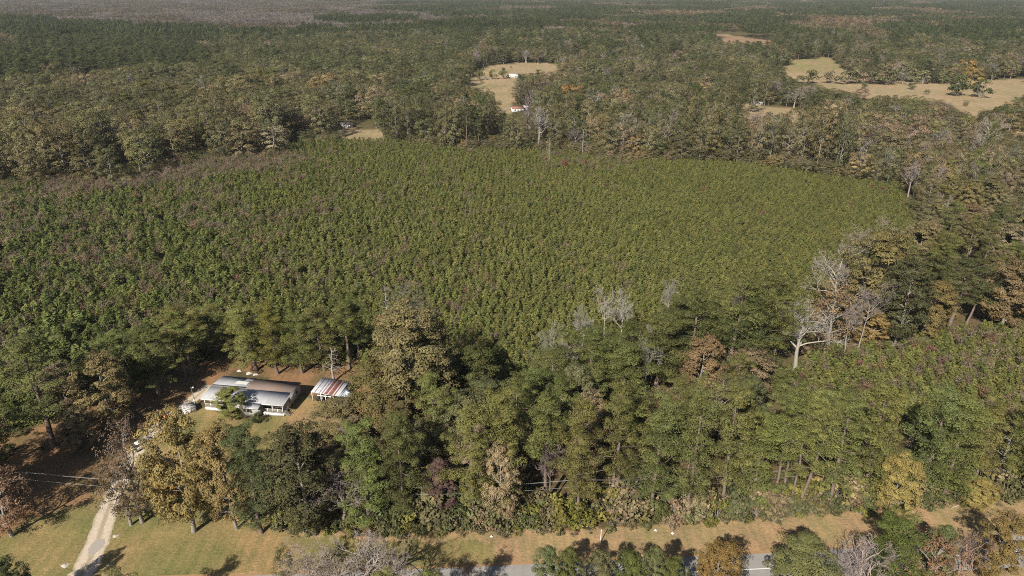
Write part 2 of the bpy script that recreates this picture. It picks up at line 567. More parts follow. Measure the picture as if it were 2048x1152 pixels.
drive = [at2(120, 1190, 2.2), at2(165, 1150, 2.1), at2(193, 1090, 1.9), at2(212, 1030, 1.8), at2(234, 975, 1.75), at2(256, 928, 1.7), at2(283, 885, 1.65), at2(318, 853, 1.6), at2(345, 832, 1.6), at2(385, 800, 1.5), at2(420, 770, 1.4)]
ribbon('driveway', drive, 0.012, track_material(), jitter=0.12, seed=3)
patch_pts = [at2(183, 1108, 0.5), at2(190, 1098, 1.1), at2(196, 1088, 1.15), at2(201, 1078, 0.6)]
ribbon('gravel_patch', patch_pts, 0.02, plain('grey_gravel', (0.38, 0.34, 0.29), (0.32, 0.29, 0.25), 3.0), jitter=0.06, seed=9)

# county road: kerbless asphalt, a pale shoulder of dry soil, one white line
edge = [gp(-300, 1178), gp(500, 1152), gp(970, 1133), gp(1370, 1114), gp(1545, 1107), gp(2048, 1073), gp(2500, 1030)]
road_c = [(x + 0.1, y - 3.1, 3.1) for x, y in edge]
asphalt = plain('worn_asphalt', (0.3, 0.285, 0.27), (0.25, 0.24, 0.225), 0.8, 0.9)
ribbon('road', road_c, 0.03, asphalt)
ribbon('road_shoulder', [(x, y + 0.1, 0.45) for x, y in edge], 0.018, plain('orange_sandy_soil', (0.36, 0.22, 0.11), (0.28, 0.18, 0.09), 1.5), jitter=0.15, seed=5)
ribbon('road_markings', [(x + 0.1, y - 3.1, 0.085) for x, y in edge], 0.036, plain('road_paint', (0.75, 0.75, 0.72), (0.6, 0.6, 0.58), 2.0))

# ------------------------------------------------------------------ plants: prototypes
def unit(v):
    return v / (np.linalg.norm(v, axis=-1, keepdims=True) + 1e-9)


def cards(g, rng, C, R, n, size, aspect=0.55, up=0.3, mat=0, hollow=0.55, hue_base=0.0, hue_amp=0.25, jit=0.4, crown=None):
    """Leaf cards: n per clump on ellipsoids of centre C and radii R, facing mostly outwards."""
    C, R = np.asarray(C, float), np.asarray(R, float)
    K = len(C)
    cv = rng.uniform(0, 1, K)
    ch = rng.uniform(0, 1, K)
    idx = np.repeat(np.arange(K), n)
    T = len(idx)
    d = unit(rng.normal(0, 1, (T, 3)))
    d[:, 2] = np.where(d[:, 2] < -0.25, -d[:, 2] * 0.8, d[:, 2])
    r = rng.uniform(hollow ** 3, 1, T) ** (1 / 3)
    P = C[idx] + d * R[idx] * r[:, None]
    out = d
    if crown is not None:       # leaves of a dome face away from the middle of the crown
        out = d * 0.65 + unit((P - np.asarray(crown)) * np.array([1, 1, 0.8])) * 0.75
    nrm = unit(out + rng.normal(0, jit, (T, 3)) + np.array([0, 0, up]))
    tan = unit(np.cross(nrm, rng.normal(0, 1, (T, 3))))
    bit = np.cross(nrm, tan)
    s = size * rng.uniform(0.6, 1.35, T)[:, None]
    a = s * 0.5
    b = s * 0.5 * aspect
    tip = P + tan * a
    V = np.stack([tip, P + bit * b, P - tan * a, P - bit * b], 1)
    F = np.arange(T * 4).reshape(-1, 4)
    var = np.clip(cv[idx] * 0.45 + rng.uniform(0, 1, T) * 0.55, 0, 1)
    hue = np.clip(hue_base + hue_amp * (ch[idx] * 0.7 + rng.uniform(0, 1, T) * 0.5 - 0.2), 0, 1)
    g.add(V.reshape(-1, 3), F, mat, var, hue)


def fit(gs, H, W):
    """Scale several Geos together to height H and width W (90 per cent radius)."""
    V = np.concatenate([v for g in gs for v in g.V])
    top = V[:, 2].max()
    cx, cy = np.median(V[V[:, 2] > top * 0.4][:, :2], axis=0) * 0.6
    rad = np.quantile(np.hypot(V[:, 0], V[:, 1]), 0.95)
    for g in gs:
        for v in g.V:
            v[:, 2] *= H / top
            v[:, :2] *= (W / 2) / rad


class Proto:
    """A plant of nominal height H and width W: a wood Geo and a leaf Geo, their meshes and one merged mesh object for scattering."""

    def __init__(self, name, wood, leaf, wood_mat, leaf_mat, H, W, wood_name='trunk', leaf_name='crown'):
        self.name, self.H, self.W = name, H, W
        self.wood_me = wood.mesh(wood_name, [wood_mat], True) if wood is not None and wood.n else None
        self.leaf_me = leaf.mesh(leaf_name, [leaf_mat]) if leaf is not None and leaf.n else None
        self._parts = (wood, leaf, wood_mat, leaf_mat)
        self._obj = None

    def merged_object(self):
        if self._obj is None:
            w, l, wm, lm = self._parts
            g = Geo()
            if w is not None and w.n:
                g.extend(w, 0)
            if l is not None and l.n:
                g.extend(l, 1)
            self._obj = bpy.data.objects.new(self.name + '_pattern', g.mesh(self.name, [wm, lm]))
        return self._obj


def branch_line(rng, p, d, L, n, wander, lift):
    pts = [np.array(p, float)]
    d = np.array(d, float)
    for _ in range(n):
        d = unit(d + rng.normal(0, wander, 3) + np.array([0, 0, lift]))
        pts.append(pts[-1] + d * L / n)
    return np.array(pts), d


def turn(rng, d, lo, hi):
    """A direction lo..hi degrees away from d."""
    a = math.radians(rng.uniform(lo, hi))
    side = unit(np.cross(d, rng.normal(0, 1, 3)))
    return unit(d * math.cos(a) + side * math.sin(a))


def make_pine(seed, H=24.0, W=9.0, base=0.42, lod=0, flat=0.0):
    rng = np.random.default_rng(seed)
    wood, leaf = Geo(), Geo()
    n = 8
    z = np.linspace(0, H * 0.97, n)
    off = np.cumsum(rng.normal(0, 0.1, (n, 2)), axis=0)
    off -= off[0]
    tr = np.column_stack([off, z])
    wood.tube(tr, np.interp(z / H, [0, 0.05, 0.6, 1], [0.34, 0.27, 0.19, 0.04]), 7 if lod == 0 else 4)
    nb = int((33 if lod == 0 else (26 if lod == 1 else 10)) * (1.15 - base) / 0.8)
    C, R = [], []
    gold = rng.uniform(0, 6.28)
    for i in range(nb):
        f = (i + rng.uniform(0, 0.9)) / nb
        zz = H * (base + (0.985 - base) * f)
        prof = np.interp(f, [0, 0.15, 0.4, 0.7, 0.9, 1], [0.6 + 0.3 * flat, 0.85, 1.0, 0.85 + 0.1 * flat, 0.55 + 0.3 * flat, 0.2 + 0.3 * flat])
        L = W * 0.5 * prof * rng.uniform(0.45, 1.25)
        az = gold + i * 2.39996 + rng.normal(0, 0.4)
        el = math.radians(-8 + 56 * f + rng.normal(0, 15))
        d = np.array([math.cos(az) * math.cos(el), math.sin(az) * math.cos(el), math.sin(el)])
        p = np.array([np.interp(zz, z, tr[:, 0]), np.interp(zz, z, tr[:, 1]), zz])
        pts, d2 = branch_line(rng, p, d, L, 3, 0.12, 0.1)
        wood.tube(pts, np.linspace(0.075, 0.02, 4) * (1.2 - 0.6 * f), 3)
        for q in range(3 if lod == 0 else 2):
            st = (0.33 if lod == 0 else 0.42)
            t_ = 1.0 - st * q + rng.uniform(-0.06, 0.06)
            if t_ * L < 0.5 and q:
                continue
            c = p + (pts[-1] - p) * t_ + rng.normal(0, 1, 3) * ((0.45, 0.45, 0.75) if q else (0.25, 0.25, 0.45))
            rr = rng.uniform(0.65, 1.1) * (1.0 if lod == 0 else 1.4)
            C.append(c)
            R.append((rr, rr, rr * rng.uniform(0.7, 1.0)))
    for q in range(4):
        C.append(tr[-1] + rng.normal(0, 0.35, 3) + np.array([0, 0, -0.1 - 0.5 * q]))
        R.append((0.75, 0.75, 0.7))
    if lod == 0:
        cards(leaf, rng, C, R, 160, 0.27, 0.34, 0.25, hue_amp=0.3, hollow=0.72, jit=0.35)
    else:
        cards(leaf, rng, C, R, 70, 0.45, 0.5, 0.25, hue_amp=0.3, hollow=0.75, jit=0.35)
    fit([wood, leaf], H, W)
    return Proto('pine', wood, leaf, BARK_PINE, NEEDLE, H, W)


def make_broadleaf(seed, H=18.0, W=12.0, lod=0, thin=1.0, trunk=0.12, gold=0.1, limbs=15, dome=0.0):
    """Ovoid crown: limbs reach into the envelope, twigs carry the leaf clumps, further clumps sit on the envelope."""
    rng = np.random.default_rng(seed)
    wood, leaf = Geo(), Geo()
    n = 7
    zt = H * 0.8
    z = np.linspace(0, zt, n)
    off = np.cumsum(rng.normal(0, 0.14, (n, 2)), axis=0)
    off -= off[0]
    tr = np.column_stack([off, z])
    wood.tube(tr, np.interp(z / zt, [0, 0.06, 1], [0.42, 0.31, 0.07]), 7 if lod == 0 else 4)
    zc, hz = H * (0.5 + trunk * 0.5), H * (0.5 - trunk * 0.5)
    lobes = rng.uniform(0, 6.28, 6)

    def env(zz, az):
        q = np.clip((zz - zc) / hz, -1, 1)
        r = np.sqrt(np.clip(1 - np.abs(q) ** (2.0 + dome), 0, 1)) * W * 0.5
        if dome:
            r = r * np.where(q < 0, 1 - 0.35 * q * q, 1)
        return r * (0.86 + 0.12 * np.sin(2 * az + lobes[0] + q * 2) + 0.1 * np.sin(3 * az + lobes[1] - q * 5) + 0.08 * np.sin(5 * az + lobes[2] + q * 7))
    tips = []

    def grow(p, d, L, r, lev):
        pts, d2 = branch_line(rng, p, d, L, 3, 0.2, 0.1)
        if lod == 0 or lev == 0:
            wood.tube(pts, np.linspace(r, r * 0.45, 4), 5 if lev == 0 and lod == 0 else 3)
        if lev == (2 if lod == 0 else 1):
            tips.append(pts[-1])
            return
        for _ in range(3):
            q = p + (pts[-1] - p) * rng.uniform(0.45, 1.0)
            grow(q, turn(rng, d2, 22, 60), L * rng.uniform(0.42, 0.62), r * 0.5, lev + 1)
        tips.append(pts[-1])
    for i in range(limbs):
        f = (i + 0.5) / limbs
        zz = H * (trunk + (0.78 - trunk) * f)
        az = i * 2.4 + rng.normal(0, 0.35)
        el = math.radians(5 + 58 * f + rng.normal(0, 8))
        d = np.array([math.cos(az) * math.cos(el), math.sin(az) * math.cos(el), math.sin(el)])
        p = np.array([np.interp(zz, z, tr[:, 0]), np.interp(zz, z, tr[:, 1]), zz])
        zend = min(H * 0.97, zz + W * 0.3 * math.sin(el))
        grow(p, d, max(1.2, float(env(zend, az)) * 0.72), 0.17 * (1.1 - 0.5 * f), 0)
    grow(tr[-1], np.array([0.05, 0.05, 1.0]), H * 0.14, 0.09, 0)
    C = np.array(tips)
    if lod == 0:
        az, zz = rng.uniform(0, 6.28, 150), H * (trunk + 0.02 + (0.96 - trunk) * rng.uniform(0, 1, 150))
        r = env(zz, az) * rng.uniform(0.72, 1.0, 150)
        C = np.concatenate([C, np.stack([r * np.cos(az), r * np.sin(az), zz], 1)])
        K = len(C)
        rr = rng.uniform(0.55, 1.1, K)
        keep = rng.uniform(0, 1, K) < min(1, 0.4 + 0.6 * thin)
        cards(leaf, rng, C[keep], np.stack([rr, rr, rr * 0.75], 1)[keep], max(5, int(95 * thin)), 0.25, 0.7, 0.25, hue_base=gold, hue_amp=0.4, hollow=0.65, crown=(0, 0, H * 0.5))
    else:
        k = 34
        az, zz = np.arange(k) * 2.4 + rng.normal(0, 0.3, k), H * (max(trunk, 0.1) + (0.93 - max(trunk, 0.1)) * ((np.arange(k) + 0.5) / k) ** 0.8)
        r = env(zz, az) * rng.uniform(0.72, 0.92, k)
        C = np.stack([r * np.cos(az), r * np.sin(az), zz], 1)
        rr = rng.uniform(1.2, 2.0, k)
        cards(leaf, rng, C, np.stack([rr, rr, rr * 0.75], 1), max(4, int(120 * thin)), 0.42, 0.75, 0.2, hue_base=gold, hue_amp=0.4, hollow=0.8, jit=0.35, crown=(0, 0, H * 0.42))
    fit([wood, leaf], H, W)
    return Proto('broadleaf', wood, leaf, BARK_GREY, LEAF, H, W)


def make_bare(seed, H=17.0, W=10.0, lod=0, levels=4, heavy=1.0, trunk=0.35, limbs=7, el0=20, thinnest=0.026):
    """A leafless tree: trunk and limbs in one Geo, the fine twigs in the other."""
    rng = np.random.default_rng(seed)
    wood, leaf = Geo(), Geo()
    zt = H * 0.6
    z = np.linspace(0, zt, 6)
    off = np.cumsum(rng.normal(0, 0.16, (6, 2)), axis=0)
    off -= off[0]
    tr = np.column_stack([off, z])
    wood.tube(tr, np.interp(z / zt, [0, 0.08, 1], [0.46, 0.36, 0.17]) * heavy, 7 if lod == 0 else 4)

    def grow(p, d, L, r, lev):
        pts, d2 = branch_line(rng, p, d, L, 3, 0.24, 0.1)
        (wood if lev < 2 else leaf).tube(pts, np.linspace(r, r * 0.5, 4), 5 if lev == 0 and lod == 0 else 3, 0, rng.uniform(0.2, 0.8))
        if lev >= levels - 1:
            return
        for _ in range(rng.integers(3, 5) if lev < 2 else 3):
            q = p + (pts[-1] - p) * rng.uniform(0.4, 1.0)
            grow(q, turn(rng, d2, 20, 58), L * rng.uniform(0.5, 0.75), max(r * 0.52, thinnest if lod == 0 else 0.05), lev + 1)
    for i in range(limbs):
        f = (i + 0.5) / limbs
        zz = H * (trunk + (0.6 - trunk) * f)
        az = i * 2.4 + rng.normal(0, 0.4)
        el = math.radians(el0 + 48 * f + rng.normal(0, 8))
        d = np.array([math.cos(az) * math.cos(el), math.sin(az) * math.cos(el), math.sin(el)])
        p = np.array([np.interp(zz, z, tr[:, 0]), np.interp(zz, z, tr[:, 1]), zz])
        grow(p, d, W * 0.5 * rng.uniform(0.6, 0.85), 0.19 * heavy, 0)
    grow(tr[-1], np.array([0.05, 0.05, 1.0]), H * 0.26, 0.15 * heavy, 0)
    fit([wood, leaf], H, W)
    return Proto('bare', wood, leaf, TWIG, TWIG, H, W, 'trunk', 'twigs')


def make_snag(seed, H=14.0):
    """A dead pine: pole with short broken stubs."""
    rng = np.random.default_rng(seed)
    wood, leaf = Geo(), Geo()
    z = np.linspace(0, H, 8)
    off = np.cumsum(rng.normal(0, 0.1, (8, 2)), axis=0)
    off -= off[0]
    tr = np.column_stack([off, z])
    wood.tube(tr, np.linspace(0.24, 0.06, 8), 6)
    for i in range(26):
        zz = H * rng.uniform(0.35, 0.98)
        az = rng.uniform(0, 6.28)
        el = math.radians(rng.uniform(-5, 35))
        d = np.array([math.cos(az) * math.cos(el), math.sin(az) * math.cos(el), math.sin(el)])
        p = np.array([np.interp(zz, z, tr[:, 0]), np.interp(zz, z, tr[:, 1]), zz])
        L = rng.uniform(0.9, 2.6) * (1.25 - 0.7 * zz / H)
        pts, d2 = branch_line(rng, p, d, L, 3, 0.25, 0.05)
        leaf.tube(pts, np.linspace(0.07, 0.025, 4), 3)
        for _ in range(2):
            q, _d = branch_line(rng, pts[2], turn(rng, d2, 25, 60), L * 0.45, 2, 0.2, 0.05)
            leaf.tube(q, [0.035, 0.025, 0.015], 3)
    fit([wood, leaf], H, 4.5)
    return Proto('snag', wood, leaf, TWIG, TWIG, H, 4.5, 'trunk', 'branches')


def make_young_pine(seed, H=4.6, W=2.7, n=16):
    rng = np.random.default_rng(seed)
    wood, leaf = Geo(), Geo()
    wood.tube([(0, 0, 0), (0, 0, H * 0.55), (0, 0, H * 0.95)], [0.06, 0.04, 0.01], 3)
    C, R = [], []
    for i in range(n):
        f = (i + 0.5) / n
        z = H * (0.1 + 0.88 * f)
        rad = W * 0.5 * (1 - f) ** 0.7 * rng.uniform(0.45, 0.8)
        az = i * 2.4 + rng.normal(0, 0.4)
        C.append((math.cos(az) * rad, math.sin(az) * rad, z))
        R.append((0.5 * (1.15 - 0.7 * f), 0.5 * (1.15 - 0.7 * f), 0.62))
    cards(leaf, rng, C, R, 24, 0.4, 0.36, 0.3, hue_amp=0.25, hollow=0.3)
    fit([wood, leaf], H, W)
    return Proto('young_pine', wood, leaf, BARK_PINE, NEEDLE, H, W, 'stem', 'needles')


def make_bush(seed, H=3.0, W=4.0, n=14, per=48, size=0.3):
    rng = np.random.default_rng(seed)
    wood, leaf = Geo(), Geo()
    C, R = [], []
    for i in range(n):
        a, r = rng.uniform(0, 6.28), math.sqrt(rng.uniform(0, 1)) * W * 0.42
        z = H * rng.uniform(0.2, 0.85) * (1 - 0.45 * (r / (W * 0.5)) ** 2)
        C.append((math.cos(a) * r, math.sin(a) * r, z))
        q = rng.uniform(0.5, 0.9)
        R.append((q, q, q * 0.75))
        wood.tube([(0, 0, 0), (C[-1][0] * 0.5, C[-1][1] * 0.5, z * 0.6), C[-1]], [0.05, 0.035, 0.02], 3)
    cards(leaf, rng, C, R, per, size, 0.65, 0.3, hue_base=0.05, hue_amp=0.4)
    fit([wood, leaf], H, W)
    return Proto('bush', wood, leaf, BARK_GREY, LEAF, H, W, 'stems', 'leaves')


def make_thicket(seed, H=4.0, W=2.8):
    """A leafless or brown-leaved sapling: many thin upright stems."""
    rng = np.random.default_rng(seed)
    wood, leaf = Geo(), Geo()
    for _ in range(9):
        a = rng.uniform(0, 6.28)
        pts, d = branch_line(rng, (0, 0, 0), (math.cos(a) * 0.35, math.sin(a) * 0.35, 1), H * rng.uniform(0.7, 1), 3, 0.12, 0.05)
        leaf.tube(pts, [0.05, 0.04, 0.03, 0.015], 3, 0, rng.uniform(0, 1))
        for _ in range(3):
            q, _d = branch_line(rng, pts[rng.integers(1, 4)], turn(rng, d, 20, 50), H * 0.25, 2, 0.2, 0.05)
            leaf.tube(q, [0.03, 0.025, 0.015], 3, 0, rng.uniform(0, 1))
    cards(leaf, rng, rng.normal(0, 0.55, (12, 3)) * (1, 1, 0.9) + (0, 0, H * 0.6), np.full((12, 3), 0.6), 24, 0.24, 0.6, 0.3, hue_amp=0.5)
    fit([leaf], H, W)
    return Proto('thicket', None, leaf, TWIG, LEAF, H, W, 'stems', 'leaves')


PINES = [make_pine(s, base=b, W=w, flat=f) for s, b, w, f in ((1, 0.3, 9.5, 0.2), (2, 0.2, 8.5, 0), (3, 0.36, 9.0, 0.3), (4, 0.12, 8.0, 0), (5, 0.56, 8.5, 0.6))]
PINES_MID = [make_pine(s, base=b, W=w, lod=1, flat=0.2) for s, b, w in ((11, 0.3, 9.0), (12, 0.24, 8.5), (13, 0.42, 9.0))]
OAKS = [make_broadleaf(s, W=w, thin=th, gold=g, trunk=tk) for s, w, th, g, tk in
        ((21, 12, 1.0, 0.05, 0.1), (22, 11, 1.1, 0.1, 0.06), (23, 11, 0.8, 0.2, 0.14), (24, 11, 0.42, 0.2, 0.14), (25, 11, 0.22, 0.2, 0.12))]
OAKS_MID = [make_broadleaf(s, W=w, thin=th, lod=1, gold=0.1, trunk=tk, dome=1.0) for s, w, th, tk in ((31, 13, 1.1, 0.06), (32, 13, 1.0, 0.1), (33, 12, 0.75, 0.16))]
BARES = [make_bare(s, W=w, heavy=h, trunk=tk, levels=5, limbs=8) for s, w, h, tk in ((41, 11, 1.0, 0.25), (42, 10, 0.7, 0.3), (43, 9, 0.6, 0.42))]
BARES_MID = [make_bare(s, W=10, heavy=1.2, lod=1, levels=4) for s in (51, 52, 53)]
GREAT = make_bare(47, H=19, W=13, heavy=1.05, trunk=0.34, limbs=8, el0=40, levels=5, thinnest=0.03)
SNAGS = [make_snag(s) for s in (61, 62)]
YOUNG = [make_young_pine(s) for s in (71, 72, 73, 74)]
BUSHES = [make_bush(s) for s in (81, 82, 83)]
THICKETS = [make_thicket(s) for s in (91, 92, 93)]


def patch_of(seed, kind, n=46, size=58.0):
    """A piece of far woodland: crowns of several trees on one base, for scattering beyond 1.2 km."""
    rng = np.random.default_rng(seed)
    g = Geo()
    k = int(math.sqrt(n)) + 1
    for i in range(k):
        for j in range(k):
            x, y = (np.array([i, j]) + rng.uniform(0, 1, 2)) / k * size - size / 2
            u = rng.uniform(0, 1)
            s = rng.uniform(0.75, 1.15)
            e = Geo()
            if kind == 'pine':
                cards(e, rng, [(x, y, 14 * s), (x + rng.normal(0, 1), y + rng.normal(0, 1), 18 * s)], [(3.1, 3.1, 4.5), (2.2, 2.2, 3.5)], 64, 1.2, 0.75, 0.25, hollow=0.85)
            elif kind == 'bare':
                cards(e, rng, [(x, y, 9 * s)], [(3.2, 3.2, 4.5)], 60, 2.6, 0.13, 0.2, hollow=0.3)
                e.tube([(x, y, 0), (x, y, 12 * s)], [0.35, 0.12], 3, 0, 0.9)
            else:
                cards(e, rng, [(x, y, 9.5 * s), (x + rng.normal(0, 2), y + rng.normal(0, 2), 11 * s)], [(6.6 * s, 6.6 * s, 5.2), (5.0 * s, 5.0 * s, 5.0)], 130, 1.2, 0.8, 0.2, hollow=0.88, jit=0.35)
            hue = rng.uniform(0, 0.9) if kind == 'mixed' and u < 0.45 else rng.uniform(0, 0.25)
            g.extend(e, 0, hue=hue, var_shift=rng.uniform(-0.4, 0.4))
    return bpy.data.objects.new('woodland_pattern', g.mesh('woodland', [LEAF]))


# ------------------------------------------------------------------ plants: placing
PINE_T = [(0.12, 0.131, 0.046), (0.134, 0.14, 0.049), (0.108, 0.122, 0.044), (0.147, 0.147, 0.052)]
DARKPINE_T = [(0.07, 0.086, 0.038), (0.08, 0.094, 0.04)]
OLIVE_T = [(0.142, 0.138, 0.072), (0.126, 0.127, 0.068), (0.158, 0.146, 0.074), (0.115, 0.12, 0.065)]
GREEN_T = [(0.1, 0.112, 0.052), (0.09, 0.104, 0.05), (0.112, 0.122, 0.058)]
GOLD_T = [(0.22, 0.18, 0.085), (0.2, 0.17, 0.085), (0.245, 0.19, 0.085)]
TAN_T = [(0.205, 0.168, 0.108), (0.215, 0.182, 0.122), (0.185, 0.155, 0.1)]
RUST_T = [(0.19, 0.135, 0.09), (0.18, 0.13, 0.092)]
MAROON_T = [(0.155, 0.098, 0.09), (0.165, 0.092, 0.086)]
BARE_T = [(0.29, 0.255, 0.232), (0.25, 0.22, 0.205), (0.33, 0.295, 0.265)]
WHITE_T = [(0.38, 0.35, 0.315)]
YOUNG_T = [(0.138, 0.163, 0.056), (0.122, 0.149, 0.051), (0.156, 0.175, 0.061), (0.105, 0.134, 0.047)]
YELLOW_T = [(0.25, 0.215, 0.085), (0.23, 0.205, 0.085)]
TINTS = dict(stand=[(0.098, 0.106, 0.038), (0.088, 0.1, 0.037)], pine=PINE_T, dark=DARKPINE_T, olive=OLIVE_T, green=GREEN_T, gold=GOLD_T, tan=TAN_T, rust=RUST_T, maroon=MAROON_T, bare=BARE_T, white=WHITE_T, young=YOUNG_T, yellow=YELLOW_T,
             lime=[(0.15, 0.155, 0.045)])
LOOK = dict(pine='olive green', dark='dark green', olive='olive leaved', green='deep green leaved', gold='golden brown leaved', tan='tan leaved', rust='rust brown leaved',
            maroon='maroon leaved', bare='grey leafless', white='bone white leafless', yellow='bright yellow leaved', lime='yellow green leaved', young='fresh green')
RND = random.Random(7)
NAMES = {}


def tint_of(key, rnd=RND, spread=0.2):
    c = rnd.choice(TINTS[key])
    f = rnd.uniform(1 - spread, 1 + spread)
    return tuple(min(0.8, v * f * rnd.uniform(0.95, 1.05)) for v in c)


def plant(proto, name, X, Y, h, w, tint, label, cat, group=None, rz=None, lean=(0, 0), woodtint=None):
    """One plant as an Empty with its wood and its leaves as parts; meshes are shared between copies."""
    o = thing(name, label, cat, (X, Y, zground(np.array(X), np.array(Y)).item() - 0.05), RND.uniform(0, 6.28) if rz is None else rz, group)
    o.rotation_euler[0], o.rotation_euler[1] = lean
    o.scale = (w / proto.W, w / proto.W, h / proto.H)
    if proto.wood_me is not None:
        c = link(proto.wood_me.name.split('.')[0], proto.wood_me, o)
        c['tint'] = list(woodtint or tint)
    if proto.leaf_me is not None:
        c = link(proto.leaf_me.name.split('.')[0], proto.leaf_me, o)
        if c.name.split('.')[0] != 'crown':
            c['kind'] = 'stuff'
        c['tint'] = list(tint)
    return o


HERO = []      # (x, y, radius) kept free of random trees


def hero(proto, name, x, by, ty, wpx, tint, label, cat='tree', lean=(0, 0), rz=None, woodtint=None, hmin=1.0, group=None):
    X, Y = gp(x, by)
    h = max(hmin, height_to(X, Y, ty))
    w = max(1.0, wpx * depth(X, Y, h * 0.6) / FPX * (0.92 if name == 'pine_tree' and by > 960 else 1.0))
    HERO.append((X, Y, w * 0.36))
    t = tint_of(tint) if isinstance(tint, str) else tint
    if tint == 'pine' and 700 < by < 850 and x > 1000:
        t = tint_of('stand')
    return plant(proto, name, X, Y, h, w, t, label, cat, group, lean=lean, rz=rz, woodtint=woodtint)


def scatter(name, items, patterns, label=None, kind='stuff'):
    """items: (X, Y, z, pattern index, rotation, sx, sz, tint); one object whose geometry nodes put a pattern on each point."""
    if not items:
        return
    n = len(items)
    me = bpy.data.meshes.new(name)
    me.vertices.add(n)
    me.vertices.foreach_set('co', np.array([(i[0], i[1], i[2]) for i in items], np.float32).ravel())

    def put(nm, typ, field, arr):
        a = me.attributes.new(nm, typ, 'POINT')
        a.data.foreach_set(field, np.ascontiguousarray(arr).ravel())
    put('pick', 'INT', 'value', np.array([i[3] for i in items], np.int32))
    put('turn', 'FLOAT_VECTOR', 'vector', np.array([(0, 0, i[4]) for i in items], np.float32))
    put('size', 'FLOAT_VECTOR', 'vector', np.array([(i[5], i[5], i[6]) for i in items], np.float32))
    put('tint', 'FLOAT_COLOR', 'color', np.array([tuple(i[7]) + (1.0,) for i in items], np.float32))
    o = link(name, me)
    tag(o, label, None, None, kind)
    ng = bpy.data.node_groups.new(name, 'GeometryNodeTree')
    ng.interface.new_socket('Geometry', in_out='INPUT', socket_type='NodeSocketGeometry')
    ng.interface.new_socket('Geometry', in_out='OUTPUT', socket_type='NodeSocketGeometry')
    gi, go = ng.nodes.new('NodeGroupInput'), ng.nodes.new('NodeGroupOutput')
    iop = ng.nodes.new('GeometryNodeInstanceOnPoints')
    g2i = ng.nodes.new('GeometryNodeGeometryToInstance')
    for p in reversed(patterns):
        oi = ng.nodes.new('GeometryNodeObjectInfo')
        oi.inputs['Object'].default_value = p
        ng.links.new(oi.outputs['Geometry'], g2i.inputs[0])

    def named(nm, typ):
        q = ng.nodes.new('GeometryNodeInputNamedAttribute')
        q.data_type = typ
        q.inputs['Name'].default_value = nm
        return next(s for s in q.outputs if s.enabled and s.name == 'Attribute')
    ng.links.new(gi.outputs[0], iop.inputs['Points'])
    ng.links.new(g2i.outputs[0], iop.inputs['Instance'])
    iop.inputs['Pick Instance'].default_value = True
    ng.links.new(named('pick', 'INT'), iop.inputs['Instance Index'])
    ng.links.new(named('turn', 'FLOAT_VECTOR'), iop.inputs['Rotation'])
    ng.links.new(named('size', 'FLOAT_VECTOR'), iop.inputs['Scale'])
    ng.links.new(iop.outputs[0], go.inputs[0])
    md = o.modifiers.new('scatter', 'NODES')
    md.node_group = ng
    return o


def grid(x0, x1, y0, y1, s, jit, rng):
    X, Y = np.meshgrid(np.arange(x0, x1, s), np.arange(y0, y1, s))
    X = X + rng.uniform(-jit, jit, X.shape) * s
    Y = Y + rng.uniform(-jit, jit, Y.shape) * s
    return X.ravel(), Y.ravel()


def covers_clear(X, Y, h, w, tall=True):
    """True where a tree of height h and width w would stand in front of ground that is open in the photograph."""
    bad = np.zeros(X.shape, bool)
    Z0 = zground(X, Y)
    for fz, fw in ((0.0, 0.0), (0.3, 0.0), (0.55, 0.4), (0.55, -0.4), (0.75, 0.3), (0.75, -0.3), (0.93, 0.0)):
        px, py = pj(X + w * fw, Y, Z0 + h * fz)
        far = py < 205
        px = px + np.where(far, 7 * wob(X, Y, 70, 2), 0)
        py = py + np.where(far, 2.2 * wob(X, Y, 50, 5), 0)
        for c in CLEAR + (TREES_ONLY if tall else []):
            bad |= inpoly(px, py, c)
    return bad

